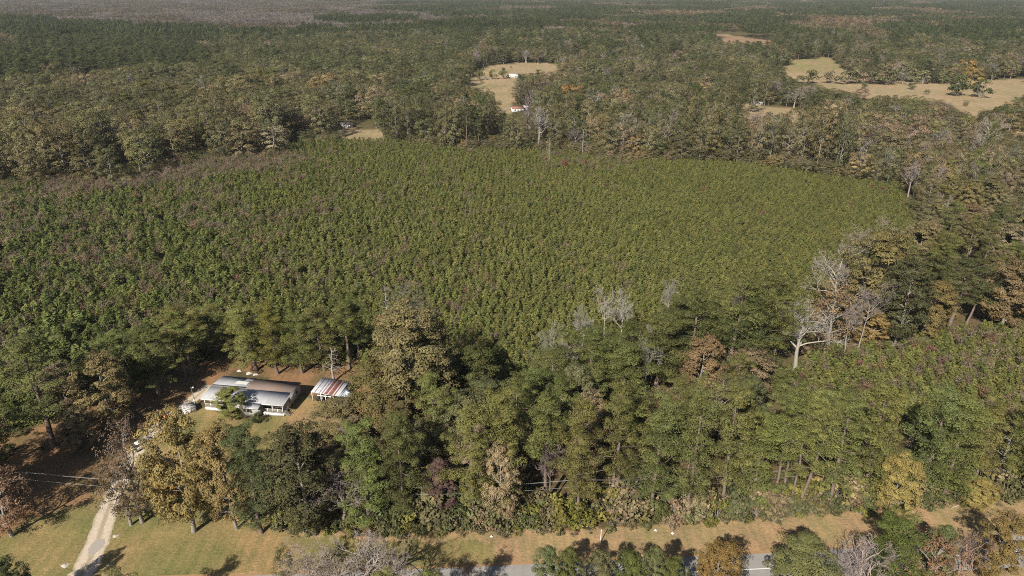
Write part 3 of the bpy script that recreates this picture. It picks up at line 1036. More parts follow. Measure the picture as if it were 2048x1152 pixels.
# ------------------------------------------------------------------ trees one can point to
P, O, B, S = PINES, OAKS, BARES, SNAGS
LONE = [
    # left yard
    (P[0], 'pine_tree', 108, 892, 668, 165, 'pine', 'big olive pine with bare lower trunk above the pine straw, left of the driveway'),
    (O[3], 'broadleaf_tree', 24, 1072, 930, 115, 'rust', 'rust brown twin trunked tree on the grass edge below the utility pole'),
    (P[1], 'pine_tree', -8, 1000, 800, 150, 'pine', 'green pine at the picture edge behind the utility pole'),
    (O[1], 'broadleaf_tree', 165, 902, 815, 70, 'tan', 'small tan leaved tree on pine straw between two pines near the driveway'),
    (O[0], 'broadleaf_tree', 222, 852, 712, 118, 'gold', 'dense golden brown tree beside the pine straw lane, left of the orange tractor'),
    (O[4], 'broadleaf_tree', 285, 1045, 832, 100, (0.15, 0.115, 0.085), 'thin grey brown tree leaning over the sandy driveway'),
    (O[3], 'broadleaf_tree', 262, 1050, 905, 90, (0.12, 0.1, 0.065), 'small half bare tree close beside the driveway, in front of the thin grey one'),
    (O[2], 'broadleaf_tree', 388, 1063, 818, 128, (0.215, 0.185, 0.08), 'large golden oak on the lawn in front of the white roofed house'),
    (O[0], 'broadleaf_tree', 474, 1058, 846, 96, (0.22, 0.175, 0.08), 'second golden oak, right of the large one on the lawn'),
    (O[1], 'broadleaf_tree', 338, 1010, 918, 72, (0.31, 0.21, 0.07), 'short orange leaved tree tucked against the large golden oak'),
    (P[3], 'pine_tree', 523, 1066, 836, 108, 'dark', 'dark green pine standing right of the golden oaks'),
    (O[0], 'broadleaf_tree', 468, 838, 776, 58, (0.18, 0.2, 0.065), 'small yellow green tree against the front roof of the house'),
    (O[2], 'broadleaf_tree', 612, 1062, 856, 150, (0.075, 0.08, 0.042), 'grey green tree with pale crooked limbs right of the dark lawn pine'),
    (B[1], 'bare_tree', 690, 1052, 930, 120, 'bare', 'grey leafless tree arching in front of the wood, right of the pale limbed tree'),
    (P[3], 'pine_tree', 742, 1058, 832, 118, 'pine', 'broad full pine at the left end of the roadside wood'),
    (P[1], 'pine_tree', 812, 1052, 824, 105, 'pine', 'second full pine of the roadside wood from the lawn'),
    (O[2], 'broadleaf_tree', 690, 888, 800, 105, 'olive', 'low olive tree in front of the tin roofed shed'),
    (O[4], 'broadleaf_tree', 742, 880, 800, 95, 'rust', 'thin reddish brown tree beside the tin roofed shed'),
    (B[2], 'bare_tree', 704, 918, 838, 46, 'bare', 'slender grey bare tree below the shed'),
    (O[1], 'broadleaf_tree', 884, 1030, 915, 62, (0.125, 0.088, 0.08), 'maroon leaved tree among the roadside pines'),
    (P[1], 'pine_tree', 945, 1045, 805, 120, 'pine', 'tall pine right of the maroon leaved tree'),
    (P[3], 'pine_tree', 1005, 1030, 768, 112, 'pine', 'tall pine standing behind the tan tree at the wood edge'),
    (O[2], 'broadleaf_tree', 1002, 1052, 884, 78, 'tan', 'tan leaved tree at the front of the roadside wood'),
    (O[0], 'broadleaf_tree', 832, 850, 606, 165, 'olive', 'huge olive oak towering behind the shed'),
    (B[1], 'bare_tree', 820, 780, 545, 118, (0.26, 0.235, 0.19), 'pale bare crown rising above the huge olive oak'),
    (S[1], 'dead_tree', 780, 760, 568, 40, 'white', 'pale dead trunk beside the huge olive oak, above the red leaved sapling'),
    (O[2], 'broadleaf_tree', 762, 862, 722, 130, (0.125, 0.12, 0.052), 'light olive oak with pale limbs just right of the shed'),
    (O[0], 'broadleaf_tree', 868, 836, 676, 120, (0.115, 0.115, 0.055), 'grey olive oak on the right flank of the huge oak'),
    (O[2], 'broadleaf_tree', 806, 880, 750, 120, (0.11, 0.1, 0.05), 'olive oak with pale forked trunk below the huge oak'),
    (O[1], 'broadleaf_tree', 945, 816, 690, 105, (0.078, 0.09, 0.035), 'deep green oak in the dip right of the huge oak'),
    (O[1], 'broadleaf_tree', 774, 668, 628, 40, (0.24, 0.09, 0.06), 'small red leaved sapling beside the pale dead trunk'),
    (P[4], 'pine_tree', 1090, 1010, 772, 138, 'pine', 'flat topped pine with broken vine hung lower limbs'),
    (B[2], 'bare_tree', 1096, 1012, 872, 92, (0.24, 0.19, 0.18), 'purplish tangle of broken dead limbs under the flat topped pine'),
    (P[1], 'pine_tree', 1152, 1040, 792, 112, 'pine', 'pine right of the broken limbed pine'),
    (P[2], 'pine_tree', 1224, 1012, 762, 130, 'pine', 'tall pine with thick pale trunk showing at the middle of the wood edge'),
    (P[3], 'pine_tree', 1300, 1036, 792, 115, 'pine', 'full crowned pine above the yellow green bushes'),
    (P[1], 'pine_tree', 1372, 1030, 770, 122, 'pine', 'dense pine with a dark gap on its left side'),
    (P[0], 'pine_tree', 1442, 1012, 760, 130, 'pine', 'wide layered pine left of the cluster of bare pine trunks'),
    (P[3], 'pine_tree', 1500, 1018, 830, 110, 'pine', 'lower pine in front of the wide layered pine'),
    (P[4], 'pine_tree', 1545, 1010, 762, 112, 'pine', 'first of the bare trunked pines in the roadside cluster'),
    (P[4], 'pine_tree', 1562, 1004, 752, 108, 'pine', 'tallest of the bare trunked pines in the roadside cluster'),
    (P[2], 'pine_tree', 1580, 1012, 785, 105, 'pine', 'middle bare trunked pine in the roadside cluster'),
    (P[4], 'pine_tree', 1598, 1012, 800, 110, 'pine', 'leaning bare trunked pine in the roadside cluster', (0, 0.12)),
    (O[0], 'broadleaf_tree', 1782, 1028, 912, 88, (0.25, 0.215, 0.08), 'bright yellow tree with thick trunk at the roadside'),
    (O[1], 'broadleaf_tree', 1950, 1012, 958, 64, (0.25, 0.215, 0.08), 'small yellow tree at the verge below the white snag'),
    (S[0], 'dead_tree', 1998, 945, 856, 46, 'white', 'white dead snag among the roadside pines'),
    (P[0], 'pine_tree', 1655, 1015, 782, 135, 'pine', 'broad pine just right of the bare trunk cluster'),
    (P[3], 'pine_tree', 1722, 1000, 772, 122, 'pine', 'tall pine standing behind the bright yellow tree'),
    (P[1], 'pine_tree', 1838, 990, 772, 130, 'pine', 'tall pine right of the bright yellow tree'),
    (P[3], 'pine_tree', 1880, 1005, 800, 120, 'pine', 'pine between the bright yellow tree and the small yellow tree'),
    (P[0], 'pine_tree', 1938, 985, 802, 112, 'pine', 'pine left of the white snag'),
    (P[1], 'pine_tree', 2040, 990, 782, 130, 'pine', 'tall pine right of the white snag'),
    # strip between the two young pine stands
    (GREAT, 'bare_tree', 1590, 742, 594, 150, 'white', 'great bone white dead oak with heavy spreading limbs'),
    (B[2], 'bare_tree', 1688, 708, 592, 58, (0.36, 0.31, 0.27), 'slim pale bare tree right of the great white dead oak'),
    (B[2], 'bare_tree', 1716, 704, 556, 74, (0.3, 0.26, 0.24), 'tall grey bare tree with upswept branches'),
    (O[4], 'broadleaf_tree', 1655, 690, 562, 105, (0.22, 0.17, 0.1), 'thin straw coloured tree behind the great white dead oak'),
    (B[0], 'bare_tree', 1662, 645, 482, 130, (0.38, 0.34, 0.3), 'wide armed pale dead tree above the straw coloured one'),
    (O[0], 'broadleaf_tree', 1728, 655, 462, 130, (0.15, 0.135, 0.06), 'golden olive oak under the pale dead crown'),
    (B[1], 'bare_tree', 1715, 620, 428, 130, (0.3, 0.26, 0.2), 'sparse pale crown topping the golden olive oak'),
    (O[1], 'broadleaf_tree', 1735, 692, 618, 62, (0.23, 0.175, 0.075), 'small golden tree beside the tall grey bare tree'),
    (O[2], 'broadleaf_tree', 1786, 690, 512, 105, (0.07, 0.08, 0.042), 'dark grey green tree with a pale forked trunk'),
    (O[0], 'broadleaf_tree', 1842, 676, 560, 88, (0.17, 0.14, 0.06), 'sandy yellow tree left of the umbrella shaped pine'),
    (P[4], 'pine_tree', 1898, 656, 506, 118, 'dark', 'umbrella shaped pine on a tall bare trunk'),
    (P[4], 'pine_tree', 1932, 650, 566, 72, 'pine', 'leaning slim pine right of the umbrella shaped one', (0, 0.14)),
    (O[2], 'broadleaf_tree', 2000, 660, 520, 110, (0.17, 0.14, 0.08), 'tan tree right of the leaning slim pine'),
    (P[4], 'pine_tree', 1445, 784, 535, 140, 'pine', 'tallest pine above the roadside wood with a leaning bare trunk', (0, 0.06)),
    (P[0], 'pine_tree', 1398, 745, 600, 128, 'pine', 'rounded pine left of the tallest pine'),
    (P[2], 'pine_tree', 1500, 765, 545, 120, 'pine', 'broad pine behind the tallest pine, near the plantation edge'),
    (P[0], 'pine_tree', 1545, 740, 560, 100, 'pine', 'pine closing the row beside the great white dead oak'),
    (P[1], 'pine_tree', 1310, 775, 628, 130, 'pine', 'wide pine crown below the two dead forks at the plantation edge'),
    (O[2], 'broadleaf_tree', 1400, 795, 672, 92, (0.19, 0.145, 0.085), 'rust tan tree below the rounded pine'),
    (O[1], 'broadleaf_tree', 1492, 800, 690, 85, 'tan', 'tan tree at the foot of the tallest pine'),
    (B[0], 'bare_tree', 1290, 790, 655, 66, 'white', 'white forked dead limb among the wide pine crowns'),
    (B[2], 'bare_tree', 1208, 690, 572, 46, 'white', 'white bent dead stem at the plantation edge'),
    (B[1], 'bare_tree', 1240, 690, 572, 50, (0.42, 0.4, 0.36), 'fine pale dead crown right of the white bent stem'),
    (B[1], 'bare_tree', 1165, 700, 606, 56, (0.34, 0.33, 0.28), 'pale twiggy dead tree left of the white bent stem'),
    (B[2], 'bare_tree', 1330, 660, 548, 38, 'white', 'small white dead fork above the wide pine crown'),
    (B[1], 'bare_tree', 1105, 745, 640, 60, (0.3, 0.3, 0.24), 'grey twiggy crown at the lower plantation corner'),
    (P[2], 'pine_tree', 1378, 765, 582, 122, 'pine', 'dark pine between the rounded pine and the wide pine crown'),
    (P[0], 'pine_tree', 1476, 792, 590, 118, 'pine', 'dark pine in front of the broad pine near the plantation edge'),
    (P[2], 'pine_tree', 1340, 735, 598, 112, 'pine', 'dark pine under the small white dead fork'),
    (P[0], 'pine_tree', 1255, 765, 640, 120, 'pine', 'dark pine left of the wide pine crown'),
    (P[0], 'pine_tree', 1105, 838, 690, 128, 'pine', 'round pine at the lower corner of the plantation'),
    (P[2], 'pine_tree', 1182, 800, 652, 132, 'pine', 'layered pine right of the round corner pine'),
    (P[1], 'pine_tree', 1245, 820, 690, 128, 'pine', 'pine in front of the layered corner pine'),
    (P[2], 'pine_tree', 1062, 880, 742, 128, 'pine', 'pine in front of the round corner pine'),
    (P[3], 'pine_tree', 982, 880, 756, 96, 'green', 'deep green pine below the dark oak'),
    # behind the house
    (P[4], 'pine_tree', 700, 736, 594, 92, 'pine', 'slender pine on a long bare trunk behind the shed'),
    (P[2], 'pine_tree', 718, 716, 600, 84, 'pine', 'second long trunked pine behind the shed'),
    (P[3], 'pine_tree', 648, 742, 612, 88, 'pine', 'full pine between the house and the grey dead sapling'),
    (P[1], 'pine_tree', 605, 746, 628, 92, 'pine', 'low branched pine at the back corner of the house'),
    (P[1], 'pine_tree', 556, 748, 602, 88, (0.13, 0.125, 0.035), 'yellowish pine behind the middle of the house'),
    (P[3], 'pine_tree', 512, 742, 606, 92, 'pine', 'olive pine behind the white heaps at the back of the house'),
    (P[2], 'pine_tree', 486, 724, 632, 76, 'pine', 'smaller pine beside the yellowish one behind the house'),
    (S[0], 'dead_tree', 668, 762, 698, 46, (0.36, 0.32, 0.29), 'small grey dead sapling behind the shed'),
    (P[4], 'pine_tree', 384, 746, 606, 108, 'pine', 'dark trunked pine where the pine straw lane meets the plantation'),
    (P[2], 'pine_tree', 372, 752, 622, 90, 'pine', 'twin of the dark trunked pine by the lane'),
    (P[0], 'pine_tree', 318, 790, 652, 118, 'pine', 'broad pine over the pine straw lane'),
    (P[1], 'pine_tree', 430, 712, 612, 96, 'pine', 'pine in front of the plantation left of the house'),
    (P[3], 'pine_tree', 268, 790, 664, 112, 'pine', 'pine left of the broad lane pine'),
    (P[1], 'pine_tree', -72, 1066, 800, 150, 'pine', 'pine at the edge of the shaded ground left of the driveway'),
    (P[3], 'pine_tree', -42, 1036, 820, 130, 'pine', 'pine behind the rust brown twin trunked tree'),
    (P[1], 'pine_tree', -125, 1040, 800, 150, 'pine', 'outermost pine shading the ground left of the driveway'),
    (P[3], 'pine_tree', -150, 1092, 830, 150, 'pine', 'pine nearest the road left of the driveway'),
    (P[1], 'pine_tree', -95, 990, 770, 140, 'pine', 'rear pine shading the pine straw left of the utility pole'),
]
for row in LONE:
    pr, nm, x, by, ty, w, tint, lab = row[:8]
    lean = row[8] if len(row) > 8 else (0, 0)
    hero(pr, nm, x, by, ty, w, tint, lab, 'dead tree' if nm == 'dead_tree' else 'tree', lean=lean, rz=0.0 if lean != (0, 0) else None)

NEAR_ROW = [
    (B[1], 'bare_tree', 604, 1072, 115, 13, (0.36, 0.3, 0.26), 'pale leafless tree on the near side of the road below the lawn'),
    (B[0], 'bare_tree', 722, 1058, 140, 14, (0.38, 0.33, 0.3), 'dense whitish leafless tree at the near roadside'),
    (B[1], 'bare_tree', 660, 1080, 110, 13, (0.34, 0.29, 0.24), 'leafless tree between the two pale ones at the near roadside'),
    (B[2], 'bare_tree', 790, 1082, 100, 12.5, (0.38, 0.33, 0.3), 'low leafless tree right of the whitish one'),
    (O[3], 'broadleaf_tree', 560, 1088, 52, 11, 'olive', 'small olive treetop left of the leafless roadside trees'),
    (O[4], 'broadleaf_tree', 938, 1108, 50, 10, (0.17, 0.13, 0.08), 'sparse olive brown treetop just left of the visible asphalt'),
    (O[1], 'broadleaf_tree', 1096, 1090, 60, 13, 'green', 'green treetop right of the visible asphalt'),
    (O[1], 'broadleaf_tree', 1140, 1094, 58, 13, (0.085, 0.1, 0.035), 'narrow green treetop, second of the near roadside row'),
    (O[0], 'broadleaf_tree', 1200, 1106, 70, 12, 'green', 'dark green treetop in the middle of the near roadside row'),
    (O[1], 'broadleaf_tree', 1262, 1104, 76, 12, (0.085, 0.105, 0.035), 'rounded green treetop beside the dark one in the near row'),
    (O[1], 'broadleaf_tree', 1314, 1092, 62, 13, 'green', 'tallest green treetop of the near roadside row'),
    (O[0], 'broadleaf_tree', 1352, 1116, 60, 11, (0.09, 0.105, 0.035), 'last green treetop before the white road line'),
    (O[2], 'broadleaf_tree', 1450, 1086, 96, 13, (0.17, 0.125, 0.05), 'golden brown tree hiding part of the white road line'),
    (O[1], 'broadleaf_tree', 1622, 1070, 122, 15, (0.115, 0.128, 0.055), 'large green tree at the near roadside right of the white road line'),
    (B[0], 'bare_tree', 1745, 1072, 135, 14, (0.36, 0.3, 0.28), 'whitish bare tree right of the large green roadside tree'),
    (B[1], 'bare_tree', 1692, 1098, 80, 12, (0.3, 0.26, 0.24), 'smaller bare tree tucked behind the large green roadside tree'),
    (P[3], 'pine_tree', 1812, 1022, 112, 16, (0.085, 0.105, 0.03), 'bushy pine standing above the bare trees at the near roadside'),
    (O[1], 'broadleaf_tree', 1898, 1050, 70, 13, 'green', 'deep green treetop behind the rust twigged tree'),
    (O[4], 'broadleaf_tree', 1882, 1068, 120, 13, (0.2, 0.13, 0.08), 'rust twigged tree at the near roadside'),
    (B[0], 'bare_tree', 1955, 1060, 110, 13, (0.3, 0.21, 0.16), 'bare tree with pale crooked branches and reddish twigs'),
    (O[2], 'broadleaf_tree', 2034, 1026, 90, 15, (0.16, 0.13, 0.055), 'tan olive tree in the near corner by the verge'),
    (O[0], 'broadleaf_tree', 2, 1118, 70, 12, 'green', 'dark green treetop poking into the corner below the lawn'),
    (P[3], 'pine_tree', 215, 1146, 90, 14, 'dark', 'dark treetop at the foot of the driveway'),
    (P[1], 'pine_tree', 855, 1138, 90, 17, 'pine', 'pine treetop that shades the verge beside the asphalt'),
    (P[3], 'pine_tree', 770, 1146, 90, 16, 'pine', 'pine treetop next to the shaded verge'),
]
for pr, nm, x, ty, w, h, tint, lab in NEAR_ROW:
    X, Y = gp(x, ty, h)
    ww = w * depth(X, Y, h * 0.7) / FPX
    plant(pr, nm, X, Y, h, ww, tint_of(tint) if isinstance(tint, str) else tint, lab, 'tree')

# ------------------------------------------------------------------ woodland fill
WOODS = [  # near woods, base polygons in photograph pixels
    ([(560, 1050), (790, 1072), (1000, 1064), (1300, 1052), (1540, 1036), (1700, 1026), (2060, 990), (2500, 950), (2500, 830), (2048, 830), (1800, 850), (1600, 830), (1540, 790), (1440, 790), (1200, 800), (1000, 800), (830, 830), (740, 890)], 'roadside wood'),
    ([(1000, 800), (1200, 730), (1400, 720), (1560, 690), (1660, 600), (1740, 540), (1810, 500), (1835, 420), (1700, 345), (2300, 300), (2600, 420), (2600, 620), (2060, 650), (1880, 668), (1760, 695), (1640, 705), (1560, 760), (1440, 800)], 'wood beside the plantation'),
    ([(-500, 1060), (-100, 960), (40, 930), (110, 885), (170, 830), (260, 790), (350, 755), (430, 705), (330, 705), (200, 760), (60, 830), (-500, 900)], 'wood left of the house'),
    ([(800, 860), (760, 790), (830, 740), (960, 760), (1000, 800), (900, 880)], 'oak clump behind the shed'),
]
rng = np.random.default_rng(2024)


def kind_mix(px, py, u, cl):
    """Which tree stands at this spot: kind and tint, from the stand it belongs to."""
    px, py = px + 55 * cl, py + 9 * cl if py < 330 else py
    if py > 560:
        if cl > 0.35 or px > 1000 and cl > -0.45:
            return ('pine', 'pine') if u < 0.78 else (('oak', 'olive') if u < 0.9 else ('oak', 'tan'))
        return ('pine', 'pine') if u < 0.45 else (('oak', 'olive') if u < 0.78 else (('oak', 'tan') if u < 0.9 else ('bare', 'bare')))
    if px > 1500 and py > 270:
        k = (('pine', 'pine'), 0.14), (('oak', 'olive'), 0.52), (('oak', 'tan'), 0.66), (('oak', 'gold'), 0.7), (('bare', 'bare'), 0.84), (('oak', 'green'), 0.975), (('oak', 'rust'), 1.1)
    elif px < 420 and 92 < py < 185 - px * 0.06:
        k = (('pine', 'dark'), 0.86), (('oak', 'green'), 0.95), (('oak', 'tan'), 1.1)
    elif 280 < px < 900 and 95 < py < 178:
        k = (('pine', 'dark'), 0.16), (('oak', 'green'), 0.72), (('oak', 'olive'), 0.9), (('bare', 'bare'), 0.95), (('oak', 'tan'), 1.1)
    elif px < 760 and py > 175:
        k = (('pine', 'pine'), 0.06), (('oak', 'olive'), 0.62), (('oak', 'green'), 0.84), (('oak', 'tan'), 0.9), (('bare', 'bare'), 0.97), (('oak', 'rust'), 0.985), (('oak', 'gold'), 1.1)
    elif py > 225:
        k = (('pine', 'dark'), 0.2), (('oak', 'olive'), 0.52), (('oak', 'green'), 0.72), (('bare', 'bare'), 0.86), (('oak', 'tan'), 0.95), (('oak', 'gold'), 1.1)
    elif py > 120:
        k = (('pine', 'dark'), 0.2), (('oak', 'green'), 0.5), (('oak', 'olive'), 0.74), (('bare', 'bare'), 0.86), (('oak', 'tan'), 0.95), (('oak', 'maroon'), 0.98), (('oak', 'gold'), 1.1)
    else:
        k = (('pine', 'dark'), 0.42), (('oak', 'green'), 0.62), (('oak', 'olive'), 0.76), (('bare', 'bare'), 0.9), (('oak', 'tan'), 1.1)
    v = min(0.999, max(0.0, 0.5 + (u - 0.5) * 0.62 + cl * 0.34))
    for kt, lim in k:
        if v < lim:
            return kt
    return k[-1][0]


def place_name(px, py):
    if py > 800:
        return 'in the roadside wood' if px > 700 else 'left of the driveway'
    if py > 560:
        return ('left of the house' if px < 480 else 'around the shed' if px < 1000 else 'between the two young pine stands' if px > 1500 else 'above the roadside wood')
    if px > 1500 and py > 255:
        return 'on the rise right of the plantation'
    if py > 215:
        return ('behind the left corner of the plantation' if px < 480 else 'along the far plantation edge near the white gabled house' if px < 900
                else 'along the far edge of the plantation' if px < 1500 else 'near the far pasture')
    if py > 150:
        return 'in the far left hardwoods' if px < 800 else 'around the two small pastures' if px < 1200 else 'by the far right pastures'
    return 'in the distant dark pinewood' if px < 800 else 'beyond the pastures'


LANDMARKS = [
    (108, 892, 'the big olive pine'), (24, 1072, 'the rust brown twin trunked tree'), (222, 852, 'the golden brown tree by the lane'), (285, 1045, 'the thin driveway tree'),
    (388, 1063, 'the large golden oak'), (523, 1066, 'the dark lawn pine'), (612, 1062, 'the pale limbed tree'), (742, 1058, 'the first roadside pine'),
    (884, 1030, 'the maroon leaved tree'), (1002, 1052, 'the tan roadside tree'), (1090, 1010, 'the flat topped pine'), (1201, 1080, 'the white marker post'),
    (1224, 1012, 'the thick trunked pine'), (1372, 1030, 'the dense roadside pine'), (1442, 1012, 'the wide layered pine'), (1570, 1010, 'the bare trunk cluster'),
    (1655, 1015, 'the broad pine by the cluster'), (1782, 1028, 'the bright yellow tree'), (1870, 1005, 'the pine between two yellow trees'), (1950, 1012, 'the small yellow tree'), (1998, 945, 'the white snag'), (2045, 1000, 'the verge end'),
    (640, 800, 'the tin roofed shed'), (500, 790, 'the farmhouse'), (381, 826, 'the pump house'), (700, 736, 'the slender pine behind the shed'), (384, 746, 'the dark trunked lane pine'), (318, 790, 'the broad lane pine'),
    (832, 850, 'the huge olive oak'), (945, 816, 'the deep green oak'), (1105, 838, 'the round corner pine'), (1182, 800, 'the layered corner pine'), (1310, 775, 'the wide pine crown'), (1400, 795, 'the rust tan tree'),
    (1445, 784, 'the tallest pine'), (1590, 742, 'the great white dead oak'), (1716, 704, 'the tall grey bare tree'), (1662, 645, 'the wide armed dead tree'), (1728, 655, 'the golden olive oak'), (1786, 690, 'the pale forked tree'), (1898, 656, 'the umbrella pine'), (2000, 660, 'the tan tree by the leaning pine'),
    (1290, 790, 'the white forked dead limb'), (1208, 690, 'the white bent dead stem'), (60, 700, 'the left end of the plantation'), (200, 720, 'the left lane wood'), (900, 720, 'the dip behind the huge oak'), (1800, 760, 'the small young pine stand'), (1950, 740, 'the right young pine stand'), (2048, 800, 'the far right pines'),
    (130, 325, 'the pale fallen limbs'), (212, 340, 'the short white snag'), (262, 290, 'the white forked dead tree'), (437, 305, 'the white pole tree'), (552, 275, 'the pale forked bare tree'), (697, 256, 'the white gabled house'), (820, 280, 'the white Y shaped tree'), (932, 222, 'the golden pasture tree'),
    (1036, 224, 'the red roofed house'), (1142, 222, 'the vivid orange tree'), (1098, 330, 'the slim pale dead trunk'), (1165, 310, 'the white trunked tree'), (1266, 318, 'the golden edge tree'), (1420, 318, 'the rusty edge tree'), (1500, 325, 'the long pale trunk'), (1620, 315, 'the pale forked trunk on the rise'), (1660, 242, 'the white spreading dead tree'),
    (1795, 275, 'the whitish bare crown'), (1932, 300, 'the rust orange pasture tree'), (1835, 430, 'the right plantation corner'), (1750, 370, 'the upper right plantation edge'), (1920, 380, 'the rise by the right corner'), (2000, 480, 'the rise above the umbrella pine'), (2040, 330, 'the far right rise'), (1990, 258, 'the dark evergreen clump'), (1520, 212, 'the pale shrub stand in'),
    (200, 150, 'the front of the dark pinewood'), (60, 115, 'the middle of the dark pinewood'), (330, 120, 'the right side of the dark pinewood'), (150, 200, 'the hardwoods below the pinewood'),
    (350, 300, 'the left plantation corner'), (60, 290, 'the far left hardwoods'), (640, 290, 'the yard of the gabled house'), (960, 300, 'the middle of the far edge'),
]
LMW = np.array([gp(a, b) for a, b, _ in LANDMARKS])


def whereabouts(X, Y):
    """Where a plant stands, told from the nearest landmark."""
    d = np.hypot(LMW[:, 0] - X, LMW[:, 1] - Y)
    k = int(d.argmin())
    dx, dy = X - LMW[k, 0], Y - LMW[k, 1]
    ax, ay = abs(dx), abs(dy)
    if min(ax, ay) > 0.5 * max(ax, ay):
        rel = ('behind and ' if dy > 0 else 'in front and ') + ('right of' if dx > 0 else 'left of')
    else:
        rel = ('right of' if dx > 0 else 'left of') if ax > ay else ('behind' if dy > 0 else 'in front of')
    far = 'close ' if d[k] < 7 else 'well ' if d[k] > 22 else ''
    return far + rel + ' ' + LANDMARKS[k][2], LANDMARKS[k][2]


SHAPE = {}
for ps, ws in ((PINES, ('rounded', 'full', 'high crowned', 'low branched', 'flat topped')), (PINES_MID, ('rounded', 'full', 'high crowned')), (OAKS, ('dense', 'bushy', 'open', 'thin', 'sparse')),
               (OAKS_MID, ('broad', 'domed', 'open')), (BARES, ('stout', 'fine', 'upswept')), (BARES_MID, ('stout', 'fine', 'twiggy'))):
    for p_, w_ in zip(ps, ws):
        SHAPE[id(p_)] = w_


cands = []          # kind, tint key, X, Y, h, w, px, py
hero_xy = np.array(HERO)


def free_of_heroes(X, Y, f=1.0):
    ok = np.ones(X.shape, bool)
    for hx, hy, hr in hero_xy:
        ok &= np.hypot(X - hx, Y - hy) > max(1.6, hr * f)
    return ok


# near woods
X, Y = grid(-160, 260, 60, 420, 5.6, 0.42, rng)
px, py = pj(X, Y)
for poly, where in WOODS:
    m = inpoly(px, py, poly) & free_of_heroes(X, Y, 1.8)
    x, y = X[m], Y[m]
    h = rng.uniform(13, 23, len(x))
    w = rng.uniform(6.0, 9.5, len(x))
    bad = covers_clear(x, y, h, w)
    h2 = np.where(bad, rng.uniform(7, 11, len(x)), h)
    w2 = np.where(bad, rng.uniform(4, 6, len(x)), w)
    ok = ~covers_clear(x, y, h2, w2) & (rng.uniform(0, 1, len(x)) < 0.5)
    for xx, yy, hh, ww, a, b in zip(x[ok], y[ok], h2[ok], w2[ok], px[m][ok], py[m][ok]):
        kd, tk = kind_mix(a, b, rng.uniform(), float(wob(np.array(xx), np.array(yy), 60, 4)))
        if kd == 'oak':
            hh *= 0.82
            ww *= 1.15
        cands.append((kd, tk, xx, yy, hh, ww, a, b))

# middle distance: everything that is not plantation, yard or pasture
X, Y = grid(-1150, 1150, 300, 1250, 8.4, 0.45, rng)
px, py = pj(X, Y)
m = (px > -500) & (px < 2550) & ~inpoly(px, py, PLANT) & ~((py > 560)) & (np.hypot(X, Y) < 1250)
for poly, _w in WOODS:
    m &= ~inpoly(px, py, poly)
m &= ~(inpoly(px, py, PLANT2))
X, Y, px, py = X[m], Y[m], px[m], py[m]
h = rng.uniform(10, 22, len(X)) * (0.92 + 0.2 * wob(X, Y, 130, 8))
w = rng.uniform(9.5, 16.5, len(X))
ex, ey = pj(X, Y - 55)
wall_of_trees = inpoly(ex, ey, PLANT) & (py < 420)          # the old trees left standing along the far edge of the plantation
h = np.where(wall_of_trees, h * 1.4, h)
w = np.where(wall_of_trees, w * 0.85, w)
bad = covers_clear(X, Y, h, w)
low = bad & (py < 300) & (rng.uniform(0, 1, len(X)) < 0.02)
h[low], w[low] = rng.uniform(2.5, 4.5, low.sum()), rng.uniform(3, 5, low.sum())
bad &= ~low
X, Y, h, w, px, py = [q[~bad] for q in (X, Y, h, w, px, py)]
broad = (px < 780) & (py > 160)
w = np.where(broad, w * 1.35, w)
h = np.where(broad, h * 1.1, h)
thin = rng.uniform(0, 1, len(X)) < np.where(broad, 0.6, 0.88)
for xx, yy, hh, ww, a, b in zip(X[thin], Y[thin], h[thin], w[thin], px[thin], py[thin]):
    kd, tk = kind_mix(a, b, rng.uniform(), float(wob(np.array(xx), np.array(yy), 90, 4)))
    if kd == 'pine':
        hh, ww = hh * 1.18, ww * 0.78
    cands.append((kd, tk, xx, yy, hh, ww, a, b))

KIND = dict(pine=('pine_tree', PINES, PINES_MID, 'pine tree'), oak=('broadleaf_tree', OAKS[:4], OAKS_MID, 'broadleaf tree'), bare=('bare_tree', BARES, BARES_MID, 'bare tree'))
CAP = dict(pine=215, oak=250, bare=230)
for kd, (nm, near, mid, word) in KIND.items():
    L = [c for c in cands if c[0] == kd]
    inside = lambda c: -20 < c[6] < 2070 and c[7] < 1150
    L.sort(key=lambda c: (not inside(c), depth(c[2], c[3]) / c[4]))
    for c in L[:CAP[kd]]:
        _k, tk, xx, yy, hh, ww, a, b = c
        d = math.hypot(xx, yy)
        pr = rng.choice(near if d < 330 else mid)
        tall = 'tall' if hh > 18 else ('short' if hh < 12 else 'medium')
        rel, lm = whereabouts(xx, yy)
        lab = f'{tall} {SHAPE[id(pr)]} {LOOK[tk].replace(" leaved", "").replace(" leafless", "")} {word.replace("broadleaf ", "").replace("pine tree", "pine")} {rel}'
        if len(lab.replace('-', ' ').split()) > 16:
            lab = lab.replace(SHAPE[id(pr)] + ' ', '', 1)
        if len(lab.split()) > 16:
            lab = lab.replace('close ', '', 1).replace('well ', '', 1)
        plant(pr, nm, xx, yy, hh, ww, tint_of(tk), lab, 'tree', f'{word}s near {lm}')
    items = []
    for c in L[CAP[kd]:]:
        _k, tk, xx, yy, hh, ww, a, b = c
        k = int(rng.integers(0, 3))
        items.append((xx, yy, zground(np.array(xx), np.array(yy)).item(), k, rng.uniform(0, 6.28), ww / mid[k].W, hh / mid[k].H, tint_of(tk, spread=0.34)))
    scatter({'pine': 'pine_wood', 'oak': 'hardwood_forest', 'bare': 'leafless_wood'}[kd], items, [p.merged_object() for p in mid])

